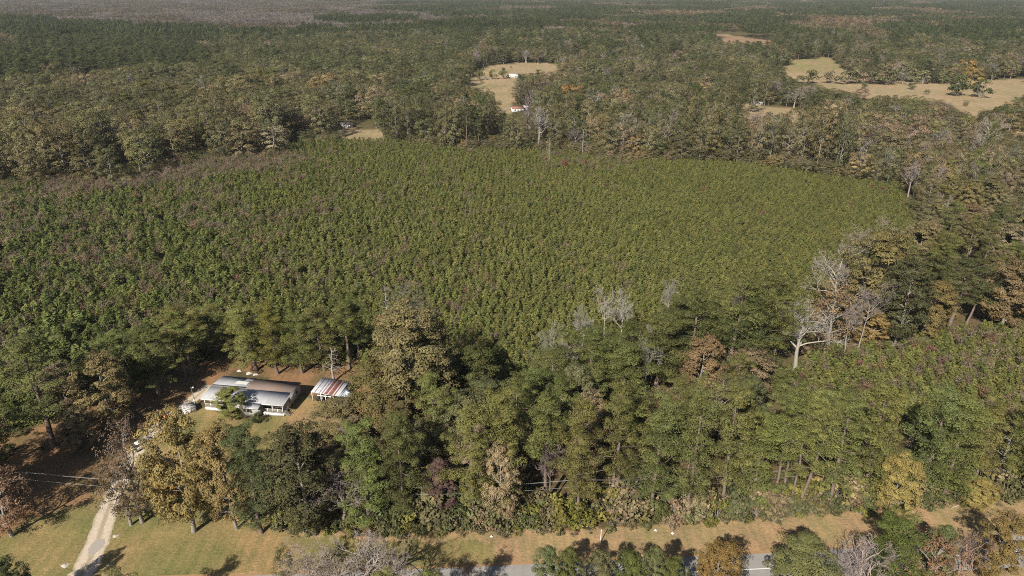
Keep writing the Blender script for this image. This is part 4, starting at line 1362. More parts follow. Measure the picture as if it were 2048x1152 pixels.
X, Y = grid(-520, 520, 250, 480, 3.6, 0.45, rng)
px, py = pj(X, Y)
qx, qy = pj(X, Y - 22)
m = ~inpoly(px, py, PLANT) & (inpoly(qx, qy, PLANT) | ((px > 1780) & (py < 520))) & (py < 520) & ~covers_clear(X, Y, np.full(X.shape, 4.0), np.full(X.shape, 4.0), False)
items = []
for xx, yy in zip(X[m], Y[m]):
    h = rng.uniform(2.5, 7.5)
    tk = ('olive', 'green', 'tan', 'green', 'olive', 'gold', 'olive')[rng.integers(0, 7)]
    items.append((xx, yy, 0, int(rng.integers(0, 3)), rng.uniform(0, 6.28), rng.uniform(4.5, 7.5) / 12.5, h / 18, tint_of(tk)))
scatter('edge_undergrowth', items, [p.merged_object() for p in OAKS_MID])

# a few trees of strong colour in the middle distance
SPOTS = [
    (1142, 222, 168, 52, (0.3, 0.185, 0.07), 'vivid orange tree between the two small pastures and the farm sheds'),
    (1202, 222, 185, 30, (0.24, 0.165, 0.07), 'smaller orange tree right of the vivid orange one'),
    (932, 222, 178, 32, (0.25, 0.18, 0.07), 'golden tree left of the narrow pasture'),
    (1422, 208, 175, 30, (0.28, 0.185, 0.08), 'flat orange crown in the middle of the far hardwoods'),
    (1926, 160, 118, 38, (0.31, 0.21, 0.075), 'orange topped tree at the back of the right pasture'),
    (1938, 178, 132, 44, (0.26, 0.2, 0.06), 'yellowish tree in front of the orange topped one'),
    (1932, 300, 250, 42, (0.19, 0.12, 0.06), 'rust orange tree near the pasture corner'),
    (1266, 318, 268, 40, (0.21, 0.155, 0.07), 'golden tree at the far plantation edge'),
    (1420, 318, 272, 34, (0.19, 0.11, 0.05), 'rusty tree at the far plantation edge'),
    (470, 270, 232, 26, (0.2, 0.085, 0.05), 'brick red small tree behind the plantation'),
    (1722, 200, 176, 26, (0.12, 0.06, 0.06), 'purple leaved tree at the near side of the right pasture'),
    (840, 250, 205, 40, (0.14, 0.16, 0.045), 'light green tree right of the white gabled house'),
]
for x, by, ty, w, tint, lab in SPOTS:
    hero(OAKS_MID[0], 'broadleaf_tree', x, by, ty, w, tint, lab)
PASTURE_TREES = [
    (960, 160, 135, 22, 'pine', 'first of the three round trees along the farm lane'), (985, 158, 137, 19, 'pine', 'middle of the three round trees along the farm lane'),
    (1008, 157, 133, 22, 'green', 'third round tree along the farm lane, by the white barn'),
    (1614, 168, 137, 40, 'olive', 'lone grey olive tree in the upper right pasture'), (1694, 168, 136, 50, 'olive', 'wide clump tree in the right pasture'),
    (1740, 168, 140, 46, 'olive', 'wide olive tree beside the clump in the right pasture'), (1775, 170, 136, 38, 'green', 'green tree in the right pasture row'),
    (1805, 169, 143, 38, 'bare', 'brown grey tree in the right pasture row'), (1845, 168, 140, 36, 'olive', 'last tree of the right pasture row'),
    (1912, 192, 146, 46, 'dark', 'broad dark evergreen in the right pasture'), (1958, 195, 156, 40, 'dark', 'second dark evergreen in the right pasture'),
    (1728, 177, 163, 14, 'green', 'small round shrub tree alone on the pasture'), (1823, 179, 165, 17, 'green', 'small green tree alone in the middle of the pasture'),
    (1853, 189, 178, 14, 'green', 'low bush tree near the pasture bottom'), (2034, 210, 193, 26, 'green', 'round bush tree at the right pasture edge'),
    (1990, 258, 212, 60, 'dark', 'dark evergreen clump below the right pasture'), (2035, 258, 215, 50, 'dark', 'second dark evergreen clump below the right pasture'),
    (1662, 167, 140, 36, 'tan', 'tan tree at the left end of the right pasture clump'), (1716, 167, 142, 40, 'tan', 'tan tree inside the right pasture clump'),
    (1758, 168, 146, 36, 'tan', 'low tan tree inside the right pasture row'), (1825, 164, 138, 40, 'olive', 'olive tree near the end of the right pasture row'),
    (1862, 163, 134, 44, 'tan', 'tan tree behind the right pasture row'), (1884, 165, 136, 44, 'olive', 'olive tree left of the broad dark evergreen'),
    (1730, 142, 118, 40, 'olive', 'olive tree behind the right pasture clump'), (1780, 146, 122, 40, 'green', 'green tree behind the right pasture row'),
    (1900, 160, 126, 30, 'green', 'green tree behind the right pasture'), (1985, 160, 133, 30, 'green', 'green tree at the back fence of the right pasture'),
]
for x, by, ty, w, tk, lab in PASTURE_TREES:
    hero(BUSHES[RND.randrange(3)] if tk != 'bare' else BARES_MID[0], 'broadleaf_tree' if tk != 'bare' else 'bare_tree', x, by, ty, w, tk, lab)
PALE = [(262, 290, 236, 40, 'white forked dead tree in front of the left hardwoods'), (437, 305, 228, 20, 'tall white dead pole tree at the plantation corner'),
        (482, 270, 218, 18, 'thin white dead stem near the brick red tree'), (212, 340, 316, 22, 'short white snag at the left plantation corner'),
        (820, 280, 220, 26, 'white Y shaped dead tree right of the white gabled house'), (1098, 330, 272, 12, 'slim pale dead trunk behind the plantation'),
        (1660, 242, 216, 44, 'white spreading dead tree below the small far pasture'), (1795, 275, 246, 34, 'whitish bare crown on the right rise'),
        (1838, 278, 254, 34, 'second whitish bare crown on the right rise'), (1962, 158, 125, 26, 'white bare tree at the back of the right pasture'),
        (130, 325, 290, 40, 'fallen looking pale limbs at the left wood edge'), (552, 275, 226, 20, 'pale forked bare tree above the plantation'),
        (1165, 310, 255, 18, 'white trunked tree in the far plantation edge'), (1232, 310, 245, 16, 'leaning white trunk in the far plantation edge'),
        (1455, 308, 258, 12, 'straight pale trunk in the far plantation edge'), (1500, 325, 262, 14, 'long pale trunk right of the straight one'), (1620, 315, 285, 20, 'pale forked trunk on the right rise')]
for x, by, ty, w, lab in PALE:
    pr = BARES[2] if w > 24 else SNAGS[0]
    hero(pr, 'dead_tree', x, by, ty, w, (0.34, 0.31, 0.28), lab, 'dead tree')

# ------------------------------------------------------------------ the young pine plantation
def stand(poly, s, hbase, extra, kindname, cap, label_at):
    X, Y = grid(-420, 420, 110, 430, s, 0.38, rng)
    px, py = pj(X, Y)
    m = inpoly(px, py, poly) & free_of_heroes(X, Y, 0.35)
    m &= rng.uniform(0, 1, len(X)) < 0.96 - 0.42 * np.clip((1150 - px) / 900, 0, 1)
    X, Y, px, py = X[m], Y[m], px[m], py[m]
    left = np.clip((1000 - px) / 900, 0, 1)
    cl = wob(X, Y, 55, 11) * 0.6 + wob(X, Y, 23, 12) * 0.5
    u = rng.uniform(0, 1, len(X))
    weedy = u < np.clip(0.035 + 0.22 * left + 0.34 * cl * (0.25 + left) + extra(px, py), 0, 0.8)
    h = hbase(px, py) * rng.uniform(0.75, 1.2, len(X))
    return X, Y, px, py, h, weedy, left


def h_main(px, py):
    return 2.9 + 2.3 * np.clip((1000 - px) / 900, 0, 1) - 0.5 * np.clip((px - 1250) / 400, 0, 1)


def weeds(px, py):
    e = np.where(inpoly(px, py, [(60, 400), (140, 365), (330, 330), (570, 312), (620, 330), (540, 350), (330, 380), (200, 400)]), 0.6, 0)
    e = e + np.where((py < 345) & (px > 1080) & (px < 1300), 0.22, 0)
    return e - 0.1 * np.clip((px - 1150) / 300, 0, 1)


young, weed = [], []
for poly, hb, ex in ((PLANT, h_main, weeds), (PLANT2, lambda a, b: 3.2 + 0 * a, lambda a, b: 0.2 + 0 * a)):
    X, Y, px, py, h, wd, left = stand(poly, 1.8, hb, ex, 'young_pine', 300, None)
    for q in range(len(X)):
        (weed if wd[q] else young).append((X[q], Y[q], h[q], px[q], py[q], left[q]))


def near_first(c):
    return (not (0 < c[3] < 2048 and c[4] < 1150), depth(c[0], c[1]) / c[2])


def young_tint(left):
    c = np.array(tint_of('young'))
    return tuple(c * (1 - 0.14 * left) * np.array([1.0 + 0.12 * (1 - left), 1.0, 0.95]))


young.sort(key=near_first)
weed.sort(key=near_first)
young_group = 'young pines of the plantation nearest the yard and the wood'
for X, Y, h, a, b, lf in young[:300]:
    pr = YOUNG[RND.randrange(4)]
    rel, lm = whereabouts(X, Y)
    size_ = 'tall' if h > 5 else 'short' if h < 3.4 else 'medium'
    shade = ('light', 'mid', 'dark')[RND.randrange(3)]
    yt = tuple(c * dict(light=1.12, mid=1.0, dark=0.85)[shade] for c in young_tint(lf))
    plant(pr, 'young_pine', X, Y, h, h * RND.uniform(0.66, 0.9), yt, f'{size_} {shade} green young pine {rel}', 'young pine', 'young pines near ' + lm)
items = []
for X, Y, h, a, b, lf in young[300:]:
    k = RND.randrange(4)
    w = h * RND.uniform(0.66, 0.9)
    items.append((X, Y, 0, k, RND.uniform(0, 6.28), w / YOUNG[k].W, h / YOUNG[k].H, young_tint(lf)))
scatter('young_pine_plantation', items, [p.merged_object() for p in YOUNG])


def weed_tint():
    u = RND.random()
    return tint_of('tan') if u < 0.5 else (0.19, 0.16, 0.125) if u < 0.7 else tint_of('maroon') if u < 0.74 else tint_of('rust') if u < 0.84 else tint_of('olive') if u < 0.97 else tint_of('gold')


for X, Y, h, a, b, lf in weed[:120]:
    pr = THICKETS[RND.randrange(3)]
    t_ = weed_tint()
    rel, lm = whereabouts(X, Y)
    plant(pr, 'sapling', X, Y, h * 0.95, h * RND.uniform(0.55, 0.8), t_, f'{"tall" if h > 5 else "short" if h < 3.5 else "medium"} brownish hardwood sapling {rel}', 'sapling', 'brownish saplings near ' + lm)
items = []
for X, Y, h, a, b, lf in weed[120:]:
    k = RND.randrange(3)
    w = h * RND.uniform(0.55, 0.85)
    items.append((X, Y, 0, k, RND.uniform(0, 6.28), w * 1.25 / THICKETS[k].W, h * 1.2 / THICKETS[k].H, weed_tint()))
scatter('sapling_undergrowth', items, [p.merged_object() for p in THICKETS])

for a, b, w in ((1130, 338, 18), (1170, 336, 15), (1185, 346, 15), (1222, 340, 12), (1270, 352, 13), (1405, 387, 14), (1524, 434, 14), (1700, 419, 14), (1745, 379, 11), (1765, 386, 12),
                (1808, 412, 12), (1830, 438, 14), (1210, 379, 12), (1092, 406, 12), (540, 330, 16), (505, 332, 14), (450, 356, 12), (868, 352, 10), (60, 500, 20), (1832, 704, 20), (1858, 714, 22), (1972, 694, 30), (1716, 742, 22), (1130, 582, 16), (10, 680, 26), (870, 470, 16)):
    X, Y = gp(a, b)
    rel, lm = whereabouts(X, Y)
    ww = w * depth(X, Y) / FPX
    plant(BUSHES[RND.randrange(3)], 'red_sapling', X, Y, ww * RND.uniform(0.95, 1.25), ww, (0.155 * RND.uniform(0.8, 1.1), 0.08, 0.065), f'crimson leaved sapling {rel}', 'sapling', 'crimson saplings among the young pines')

# ------------------------------------------------------------------ bushes of the wood edge, undergrowth
BUSH_LINE = [(545, 1056), (620, 1066), (790, 1074), (1000, 1063), (1150, 1060), (1300, 1052), (1420, 1046), (1540, 1038), (1700, 1027), (1780, 1022), (1900, 1012), (2060, 996), (2200, 985)]
W = np.array([gp(*p) for p in BUSH_LINE])
seg = np.concatenate([[0], np.cumsum(np.hypot(*np.diff(W, axis=0).T))])
BT = [('green', 0.34), ('olive', 0.64), ('lime', 0.82), ('tan', 0.955), ('yellow', 0.965), ('rust', 1.01)]
for row_i, (back, hm) in enumerate(((-0.5, 1.5), (1.2, 3.2), (3.6, 4.6))):
    s = 0.5
    while s < seg[-1]:
        X, Y = np.interp(s, seg, W[:, 0]) + RND.uniform(-0.5, 0.5), np.interp(s, seg, W[:, 1]) + back + RND.uniform(-0.6, 0.6)
        u = RND.random()
        tk = next(k for k, lim in BT if u < lim)
        h = hm * RND.uniform(0.6, 1.45)
        a, b = pj(X, Y)
        rel, lm = whereabouts(X, Y)
        if -10 < a < 2060 and abs(a - 1201) > 12:
            lk = LOOK[tk].replace(' leaved', '')
            plant(BUSHES[RND.randrange(3)], 'bush', X, Y, h, h * RND.uniform(1.1, 1.6), tint_of(tk), f'{("low" if row_i == 0 else "tall" if row_i == 2 else "medium")} {lk} bush {rel}', 'bush', f'bushes near {lm}')
        s += RND.uniform(1.6, 3.0) if row_i else RND.uniform(2.2, 4.2)
items = []
X, Y = grid(-160, 260, 60, 420, 4.4, 0.45, rng)
px, py = pj(X, Y)
for poly, where in WOODS:
    m = inpoly(px, py, poly)
    x, y = X[m], Y[m]
    bad = covers_clear(x, y, np.full(x.shape, 2.0), np.full(x.shape, 2.0), False)
    for xx, yy, in zip(x[~bad], y[~bad]):
        h = rng.uniform(0.9, 3.0)
        tk = ('olive', 'green', 'green', 'dark', 'tan', 'olive', 'dark')[rng.integers(0, 7)]
        items.append((xx, yy, 0, int(rng.integers(0, 3)), rng.uniform(0, 6.28), h * 1.3 / 4.0, h / 3.0, tint_of(tk)))
scatter('undergrowth', items, [b.merged_object() for b in BUSHES])

# ------------------------------------------------------------------ woodland beyond 1.2 km
PATCH = [patch_of(201, 'pine', 60), patch_of(202, 'pine', 60), patch_of(203, 'mixed', 22), patch_of(204, 'mixed', 22), patch_of(205, 'bare', 50), patch_of(206, 'bare', 50)]
X, Y = grid(-4300, 4300, 1000, 5600, 54, 0.3, rng)
m = (np.hypot(X, Y) > 1235) & (np.hypot(X, Y) < 6200)
X, Y = X[m], Y[m]
px, py = pj(X, Y, zground(X, Y))
m = (px > -500) & (px < 2550)
for p in PASTURES:
    m &= ~inpoly(px, py, p)
X, Y, px, py = X[m], Y[m], px[m], py[m]
bad = covers_clear(X, Y, np.full(X.shape, 14.0), np.zeros(X.shape))
X, Y, px, py = [q[~bad] for q in (X, Y, px, py)]
ridge = np.interp(px, [-400, 0, 280, 540, 700, 850, 1000], [40, 46, 66, 74, 72, 76, 48])
cl = wob(X, Y, 620, 21)
items = []
for i in range(len(X)):
    u = rng.uniform(0, 1)
    v = u * 0.6 + cl[i] * 0.5
    if py[i] < ridge[i] and px[i] < 860 + 330 * cl[i]:
        kd, t_ = 'bare', (0.145, 0.133, 0.124)
        if py[i] > 40 and 500 < px[i] < 740 and u < 0.3:
            continue
        if not (36 < py[i] < 60 and 380 < px[i] < 780) and (u < 0.42 or cl[i] > 0.4):
            kd, t_ = 'mixed', (0.105, 0.1, 0.07)
    elif py[i] < 12:
        kd, t_ = ('pine', (0.075, 0.088, 0.05)) if v < 0.3 else ('mixed', (0.14, 0.125, 0.09)) if v < 0.6 else ('bare', (0.19, 0.17, 0.155))
    elif px[i] < 1000 and py[i] < ridge[i] + 34:
        kd, t_ = ('pine', (0.05, 0.066, 0.026)) if v < 0.62 else ('mixed', (0.085, 0.085, 0.042))
    else:
        kd, t_ = ('pine', (0.052, 0.068, 0.028)) if v < 0.24 else ('mixed', (0.115, 0.11, 0.062)) if v < 0.5 else ('bare', (0.2, 0.17, 0.15)) if v < 0.6 else ('mixed', (0.145, 0.122, 0.08))
    k = dict(pine=0, mixed=2, bare=4)[kd] + int(rng.integers(0, 2))
    f = rng.uniform(0.82, 1.18)
    items.append((X[i], Y[i], zground(X[i], Y[i]), k, rng.integers(0, 4) * math.pi / 2 + rng.uniform(-0.3, 0.3), rng.uniform(0.95, 1.1), rng.uniform(0.75, 1.15), tuple(c * f for c in t_)))
scatter('distant_forest', items, PATCH)


# ------------------------------------------------------------------ the house
def part(parent, name, g, mat, label=None):
    o = link(name, g.mesh(name, [mat] if not isinstance(mat, list) else mat), parent)
    if label:
        o['label'] = label
    return o


def boxpart(parent, name, mat, *b):
    g = Geo()
    g.box(*b)
    return part(parent, name, g, mat)


def slabpart(parent, name, mat, quad, th=0.08, label=None):
    g = Geo()
    g.slab(quad, th)
    return part(parent, name, g, mat, label)


HX, HY, HR = -67.6, 125.8, -0.143
house = thing('farmhouse', 'long low white farmhouse with pale grey front roof and two porches', 'house', (HX, HY, 0), HR)
hw = Geo()
hw.box(0.4, 18.5, 2.3, 9.3, 0.0, 2.78)
hw.box(7.4, 13.6, -1.0, 2.28, 0.0, 2.4)
for u0 in (0.42, 18.36):      # gable ends above the wall
    hw.add([(u0, 2.3, 2.78), (u0, 9.3, 2.78), (u0, 9.3, 2.88), (u0, 4.2, 3.45), (u0 + 0.12, 2.3, 2.78), (u0 + 0.12, 9.3, 2.78), (u0 + 0.12, 9.3, 2.88), (u0 + 0.12, 4.2, 3.45)],
           [(0, 1, 2, 3), (7, 6, 5, 4), (0, 3, 7, 4), (3, 2, 6, 7)])
part(house, 'wall', hw, M['wall'])
rf = slabpart(house, 'roof', M['roof'], [(0, 0, 3.0), (18.9, 0, 3.0), (18.9, 4.2, 3.6), (0, 4.2, 3.6)], 0.09, 'pale grey front roof slope')
slabpart(house, 'roof', M['roof'], [(7.0, -1.55, 2.74), (14.0, -1.55, 2.74), (14.0, -0.003, 2.997), (7.0, -0.003, 2.997)], 0.09, 'pale grey roof over the front room')
slabpart(house, 'roof', M['roofmetal'], [(-0.1, 5.11, 3.49), (8.1, 5.11, 3.49), (8.1, 9.6, 2.99), (-0.1, 9.6, 2.99)], 0.08, 'pale back roof slope at the left')
slabpart(house, 'roof', M['roofdark'], [(0, 4.21, 3.61), (8.1, 4.21, 3.61), (8.1, 5.1, 3.51), (0, 5.1, 3.51)], 0.08, 'dark strip of roof behind the ridge')
slabpart(house, 'roof', M['roofbrown'], [(8.11, 4.21, 3.61), (18.95, 4.21, 3.61), (18.95, 9.3, 3.04), (8.11, 9.3, 3.04)], 0.09, 'brown leaf littered back roof slope')
slabpart(house, 'roof', M['roofdark'], [(6.1, 7.9, 3.215), (8.0, 7.9, 3.215), (8.0, 9.5, 3.036), (6.1, 9.5, 3.036)], 0.03, 'darker patch of roofing')
g = Geo()
g.box(0, 18.9, -0.05, 0.02, 2.74, 2.98)
g.box(7.0, 14.0, -1.62, -1.56, 2.5, 2.73)
part(house, 'fascia', g, M['white'])
g = Geo()
for u0 in (-0.06, 18.92):
    g.add([(u0, 0, 2.78), (u0, 4.2, 3.38), (u0, 4.2, 3.6), (u0, 0, 3.0), (u0 + 0.05, 0, 2.78), (u0 + 0.05, 4.2, 3.38), (u0 + 0.05, 4.2, 3.6), (u0 + 0.05, 0, 3.0)],
          [(0, 1, 2, 3), (7, 6, 5, 4), (3, 2, 6, 7), (0, 4, 5, 1)])
part(house, 'barge_board', g, M['white'])
for a, b in ((0.5, 7.2), (13.8, 18.5)):
    fl = boxpart(house, 'porch_floor', M['wood'], a, b, 0.35, 2.28, 0.55, 0.68)
    boxpart(fl, 'skirt', M['white'], a, b, 0.22, 0.33, 0.0, 0.68)
    if b > 14:
        boxpart(fl, 'side_skirt', M['white'], b + 0.003, b + 0.1, 0.24, 2.25, 0.0, 0.68)
    n = max(3, round((b - a) / 1.25))
    for i in range(n + 1):
        u = a + 0.06 + (b - a - 0.12) * i / n
        boxpart(house, 'porch_post', M['white'], u - 0.06, u + 0.06, 0.36, 0.48, 0.681, 2.74 if i % 2 == 0 else 1.66)
        if i < n:
            u2 = a + 0.06 + (b - a - 0.12) * (i + 1) / n
            r = Geo()
            r.box(u + 0.07, u2 - 0.07, 0.39, 0.45, 1.52, 1.6)
            r.box(u + 0.07, u2 - 0.07, 0.39, 0.45, 0.76, 0.82)
            for q in range(7):
                c = u + 0.12 + (u2 - u - 0.24) * q / 6
                r.box(c - 0.025, c + 0.025, 0.4, 0.44, 0.82, 1.52)
            part(house, 'railing', r, M['wall'])
st = Geo()
for q in range(4):
    st.box(18.62 + q * 0.28, 18.88 + q * 0.28, 0.6, 1.7, 0.48 - q * 0.15, 0.54 - q * 0.15)
steps = part(house, 'steps', st, M['wood'])
for v0 in (0.52, 1.72):
    g = Geo()
    g.tube([(18.62, v0, 0.5), (19.75, v0, 0.02)], [0.05, 0.05], 4)
    g.tube([(18.62, v0, 1.55), (19.75, v0, 1.0)], [0.04, 0.04], 4)
    g.tube([(19.72, v0, 0.0), (19.72, v0, 1.05)], [0.04, 0.04], 4)
    part(steps, 'handrail', g, M['wood'])
for u in (1.4, 4.9, 9.0, 11.6, 16.9):
    v0 = -1.0 if 7.4 < u < 13.6 else 2.3
    fr = boxpart(house, 'window', M['white'], u - 0.6, u + 0.6, v0 - 0.05, v0 - 0.003, 1.2, 2.3)
    for s in (0, 1):
        boxpart(fr, 'pane', M['glass'], u - 0.52 + s * 0.54, u - 0.02 + s * 0.54, v0 - 0.07, v0 - 0.053, 1.28, 2.22)
for u in (3.2, 15.2):
    boxpart(house, 'door', M['white'], u - 0.47, u + 0.47, 2.24, 2.296, 0.69, 2.68)
for v in (3.6, 7.2):
    fr = boxpart(house, 'window', M['white'], 18.503, 18.55, v - 0.5, v + 0.5, 1.3, 2.3)
    boxpart(fr, 'pane', M['glass'], 18.553, 18.57, v - 0.42, v + 0.42, 1.38, 2.22)


def house_pt(u, v, z=0.0):
    c, s = math.cos(HR), math.sin(HR)
    return (HX + u * c - v * s, HY + u * s + v * c, z)


tp = Geo()                     # tarp, sagging slightly over the back roof
nu, nv = 7, 5
us, vs = np.meshgrid(np.linspace(0, 2.9, nu), np.linspace(0, 1.5, nv))
zz = -vs * 0.1114 + 0.035 * np.sin(us * 4) * np.cos(vs * 5) + 0.05
V = np.stack([us, vs, zz], -1).reshape(-1, 3)
F = [(j * nu + i, j * nu + i + 1, (j + 1) * nu + i + 1, (j + 1) * nu + i) for j in range(nv - 1) for i in range(nu - 1)]
tp.add(V, F)
o = link('tarp', tp.mesh('tarp', [plain('pale_tarp', (0.78, 0.76, 0.68), (0.66, 0.66, 0.64), 1.5, 0.6)]), None, house_pt(4.6, 6.0, 3.42))
o.rotation_euler = (0, 0, HR)
tag(o, 'cream white tarp spread on the back roof of the farmhouse', 'tarp')

# ------------------------------------------------------------------ the tin roofed shed
FL, FR_, BL, BR = [np.array(gp(x, y, z) + (z,)) for x, y, z in ((621.5, 783.5, 2.5), (677.3, 792, 2.5), (645, 756, 3.1), (707, 762, 3.1))]
org = np.array([FL[0], FL[1], 0])
uu = FR_ - FL
SW = float(np.hypot(uu[0], uu[1]))
ang = math.atan2(uu[1], uu[0])
shed = thing('open_shed', 'open fronted shed with rusty striped tin roof on white posts', 'shed', tuple(org), ang)
ca, sa = math.cos(-ang), math.sin(-ang)


def loc(p):
    d = p - org
    return np.array([d[0] * ca - d[1] * sa, d[0] * sa + d[1] * ca, p[2]])


bl, br = loc(BL), loc(BR)
D = (bl[1] + br[1]) / 2
cols = ['sheet', 'sheet', 'darksheet', 'sheet', 'sheet', 'darksheet', 'sheet', 'darksheet', 'sheet', 'rust', 'sheet', 'rust', 'rust', 'sheet', 'rust', 'sheet', 'sheet']
widths = [1, 0.8, 0.5, 0.9, 0.9, 0.5, 0.9, 0.6, 0.8, 1.5, 0.5, 1.5, 0.7, 0.6, 0.7, 0.8, 1.1]
tot, a = sum(widths), 0.0
for k, (c, w) in enumerate(zip(cols, widths)):
    u0, u1 = a / tot * SW, (a + w) / tot * SW
    a += w
    g = Geo()
    zo = 0.02 * (k % 2)
    g.slab([(u0 + 0.008, -0.05, 2.5 + zo), (u1 - 0.008, -0.05, 2.5 + zo), (u1 - 0.008, D, 3.1 + zo), (u0 + 0.008, D, 3.1 + zo)], 0.03)
    part(shed, 'roof_sheet', g, M[c], dict(sheet='pale tin roof sheet', rust='rust red roof sheet', darksheet='dark stained roof sheet')[c])
slabpart(shed, 'lean_to_roof', plain('bluish_tin', (0.5, 0.54, 0.62), (0.42, 0.46, 0.54), 1.0, 0.6), [(SW + 0.03, -0.7, 1.75), (SW + 1.9, -0.5, 1.45), (SW + 1.9, D * 0.6, 1.6), (SW + 0.03, D * 0.62, 2.35)], 0.05)
for f in (0.02, 0.34, 0.5, 0.78, 0.99):
    boxpart(shed, 'post', M['white'], f * SW - 0.06, f * SW + 0.06, 0.1, 0.22, 0, 2.46)
for f in (0.02, 0.5, 0.99):
    boxpart(shed, 'post', M['wood'], f * SW - 0.05, f * SW + 0.05, D - 0.4, D - 0.3, 0, 2.98)
boxpart(shed, 'back_wall', M['wood'], 0.1, SW - 0.1, D - 0.28, D - 0.22, 0, 2.95)
boxpart(shed, 'beam', M['white'], 0, SW, 0.08, 0.24, 2.28, 2.44).location.z = 0.0
boxpart(shed, 'side_wall', M['sheet'], SW - 0.06, SW - 0.003, 0.3, D - 0.3, 0, 2.5)


def shed_pt(u, v, z=0.0):
    c, s = math.cos(ang), math.sin(ang)
    return (org[0] + u * c - v * s, org[1] + u * s + v * c, z)


mw = thing('lawn_mower', 'dark riding mower parked under the tin shed roof', 'mower', shed_pt(1.6, 0.9), ang)
boxpart(mw, 'deck', M['dark'], -0.6, 0.6, -0.45, 0.45, 0.18, 0.36)
boxpart(mw, 'hood', M['metal'], 0.1, 0.75, -0.28, 0.28, 0.361, 0.8)
boxpart(mw, 'seat', M['dark'], -0.55, -0.15, -0.25, 0.25, 0.55, 0.75)
for x in (-0.5, 0.55):
    for y in (-0.45, 0.45):
        g = Geo()
        g.tube([(x, y - 0.08, 0.22), (x, y + 0.08, 0.22)], [0.22, 0.22], 10, cap=True)
        part(mw, 'wheel', g, M['dark'])
g = Geo()
g.tube([(0, 0, 0), (3.4, 0.1, 0.05)], [0.13, 0.13], 6, cap=True)
tag(link('white_beam', g.mesh('white_beam', [M['white']]), None, shed_pt(1.0, 0.8, 1.25)), 'long white beam lying across the shed trestles', 'beam').rotation_euler = (0, 0, ang)
for i, (u, v, lab) in enumerate(((4.6, 0.7, 'tan wooden crate at the open front of the shed'), (5.4, 0.5, 'second tan crate, at the right shed post'))):
    t_ = thing('crate', lab, 'crate', shed_pt(u, v), ang + 0.2 * i, 'tan crates in the shed')
    for k in range(4):
        boxpart(t_, 'slat', M['palewood'], -0.45, 0.45, -0.33 + 0.001 * k, -0.3, 0.05 + k * 0.17, 0.18 + k * 0.17)
    boxpart(t_, 'box', M['palewood'], -0.45, 0.45, -0.29, 0.3, 0.02, 0.7)
for i, (u, v, lab) in enumerate(((5.75, -0.55, 'white bucket standing on the grass before the shed'), (6.5, -0.2, 'white bucket under the bluish lean to'), (6.9, -0.05, 'farther white bucket beside the lean to edge'))):
    b = thing('bucket', lab, 'bucket', shed_pt(u, v), 0, 'white buckets by the shed')
    g = Geo()
    g.tube([(0, 0, 0), (0, 0, 0.55)], [0.2, 0.25], 12)
    g.tube([(0, 0, 0.5), (0, 0, 0.02)], [0.235, 0.19], 12, cap=True)
    part(b, 'pail', g, M['white'])
    g = Geo()
    g.tube([(-0.25, 0, 0.5), (-0.18, 0, 0.68), (0, 0, 0.75), (0.18, 0, 0.68), (0.25, 0, 0.5)], [0.012] * 5, 4)
    part(b, 'handle', g, M['metal'])

# ------------------------------------------------------------------ yard things
x, y = gp(381, 826)
ph = thing('pump_house', 'small white pump house with leaves on its flat roof, left of the farmhouse', 'outbuilding', (x, y, 0), 0.62)
boxpart(ph, 'wall', M['white'], -1.25, 1.25, -0.1, 2.2, 0, 1.05)
slabpart(ph, 'roof', plain('leafy_flat_roof', (0.55, 0.55, 0.55), (0.16, 0.14, 0.12), 2.4, lo=0.42, hi=0.58), [(-1.35, -0.2, 1.14), (1.35, -0.2, 1.14), (1.35, 2.3, 1.2), (-1.35, 2.3, 1.2)], 0.07)
boxpart(ph, 'door', M['wall'], -0.3, 0.4, -0.13, -0.103, 0.05, 0.95)
x, y = gp(392, 810)
lp = thing('yard_light', 'grey yard light pole leaning above the pump house', 'light pole', (x, y, 0))
lp.rotation_euler = (0, -0.06, 0)
hl = height_to(x, y, 774)
g = Geo()
g.tube([(0, 0, 0), (0, 0, hl)], [0.1, 0.07], 8, cap=True)
part(lp, 'pole', g, M['metal'])
g = Geo()
g.tube([(0, 0, hl - 0.25), (0.5, -0.1, hl + 0.05)], [0.035, 0.03], 5)
part(lp, 'arm', g, M['metal'])
g = Geo()
g.tube([(0.55, -0.1, hl + 0.12), (0.55, -0.1, hl - 0.02), (0.55, -0.1, hl - 0.2)], [0.08, 0.24, 0.16], 10, cap=True)
part(lp, 'lamp', g, M['white'])
boxpart(lp, 'meter_box', M['white'], -0.17, 0.17, -0.3, -0.11, 1.0, 1.55)

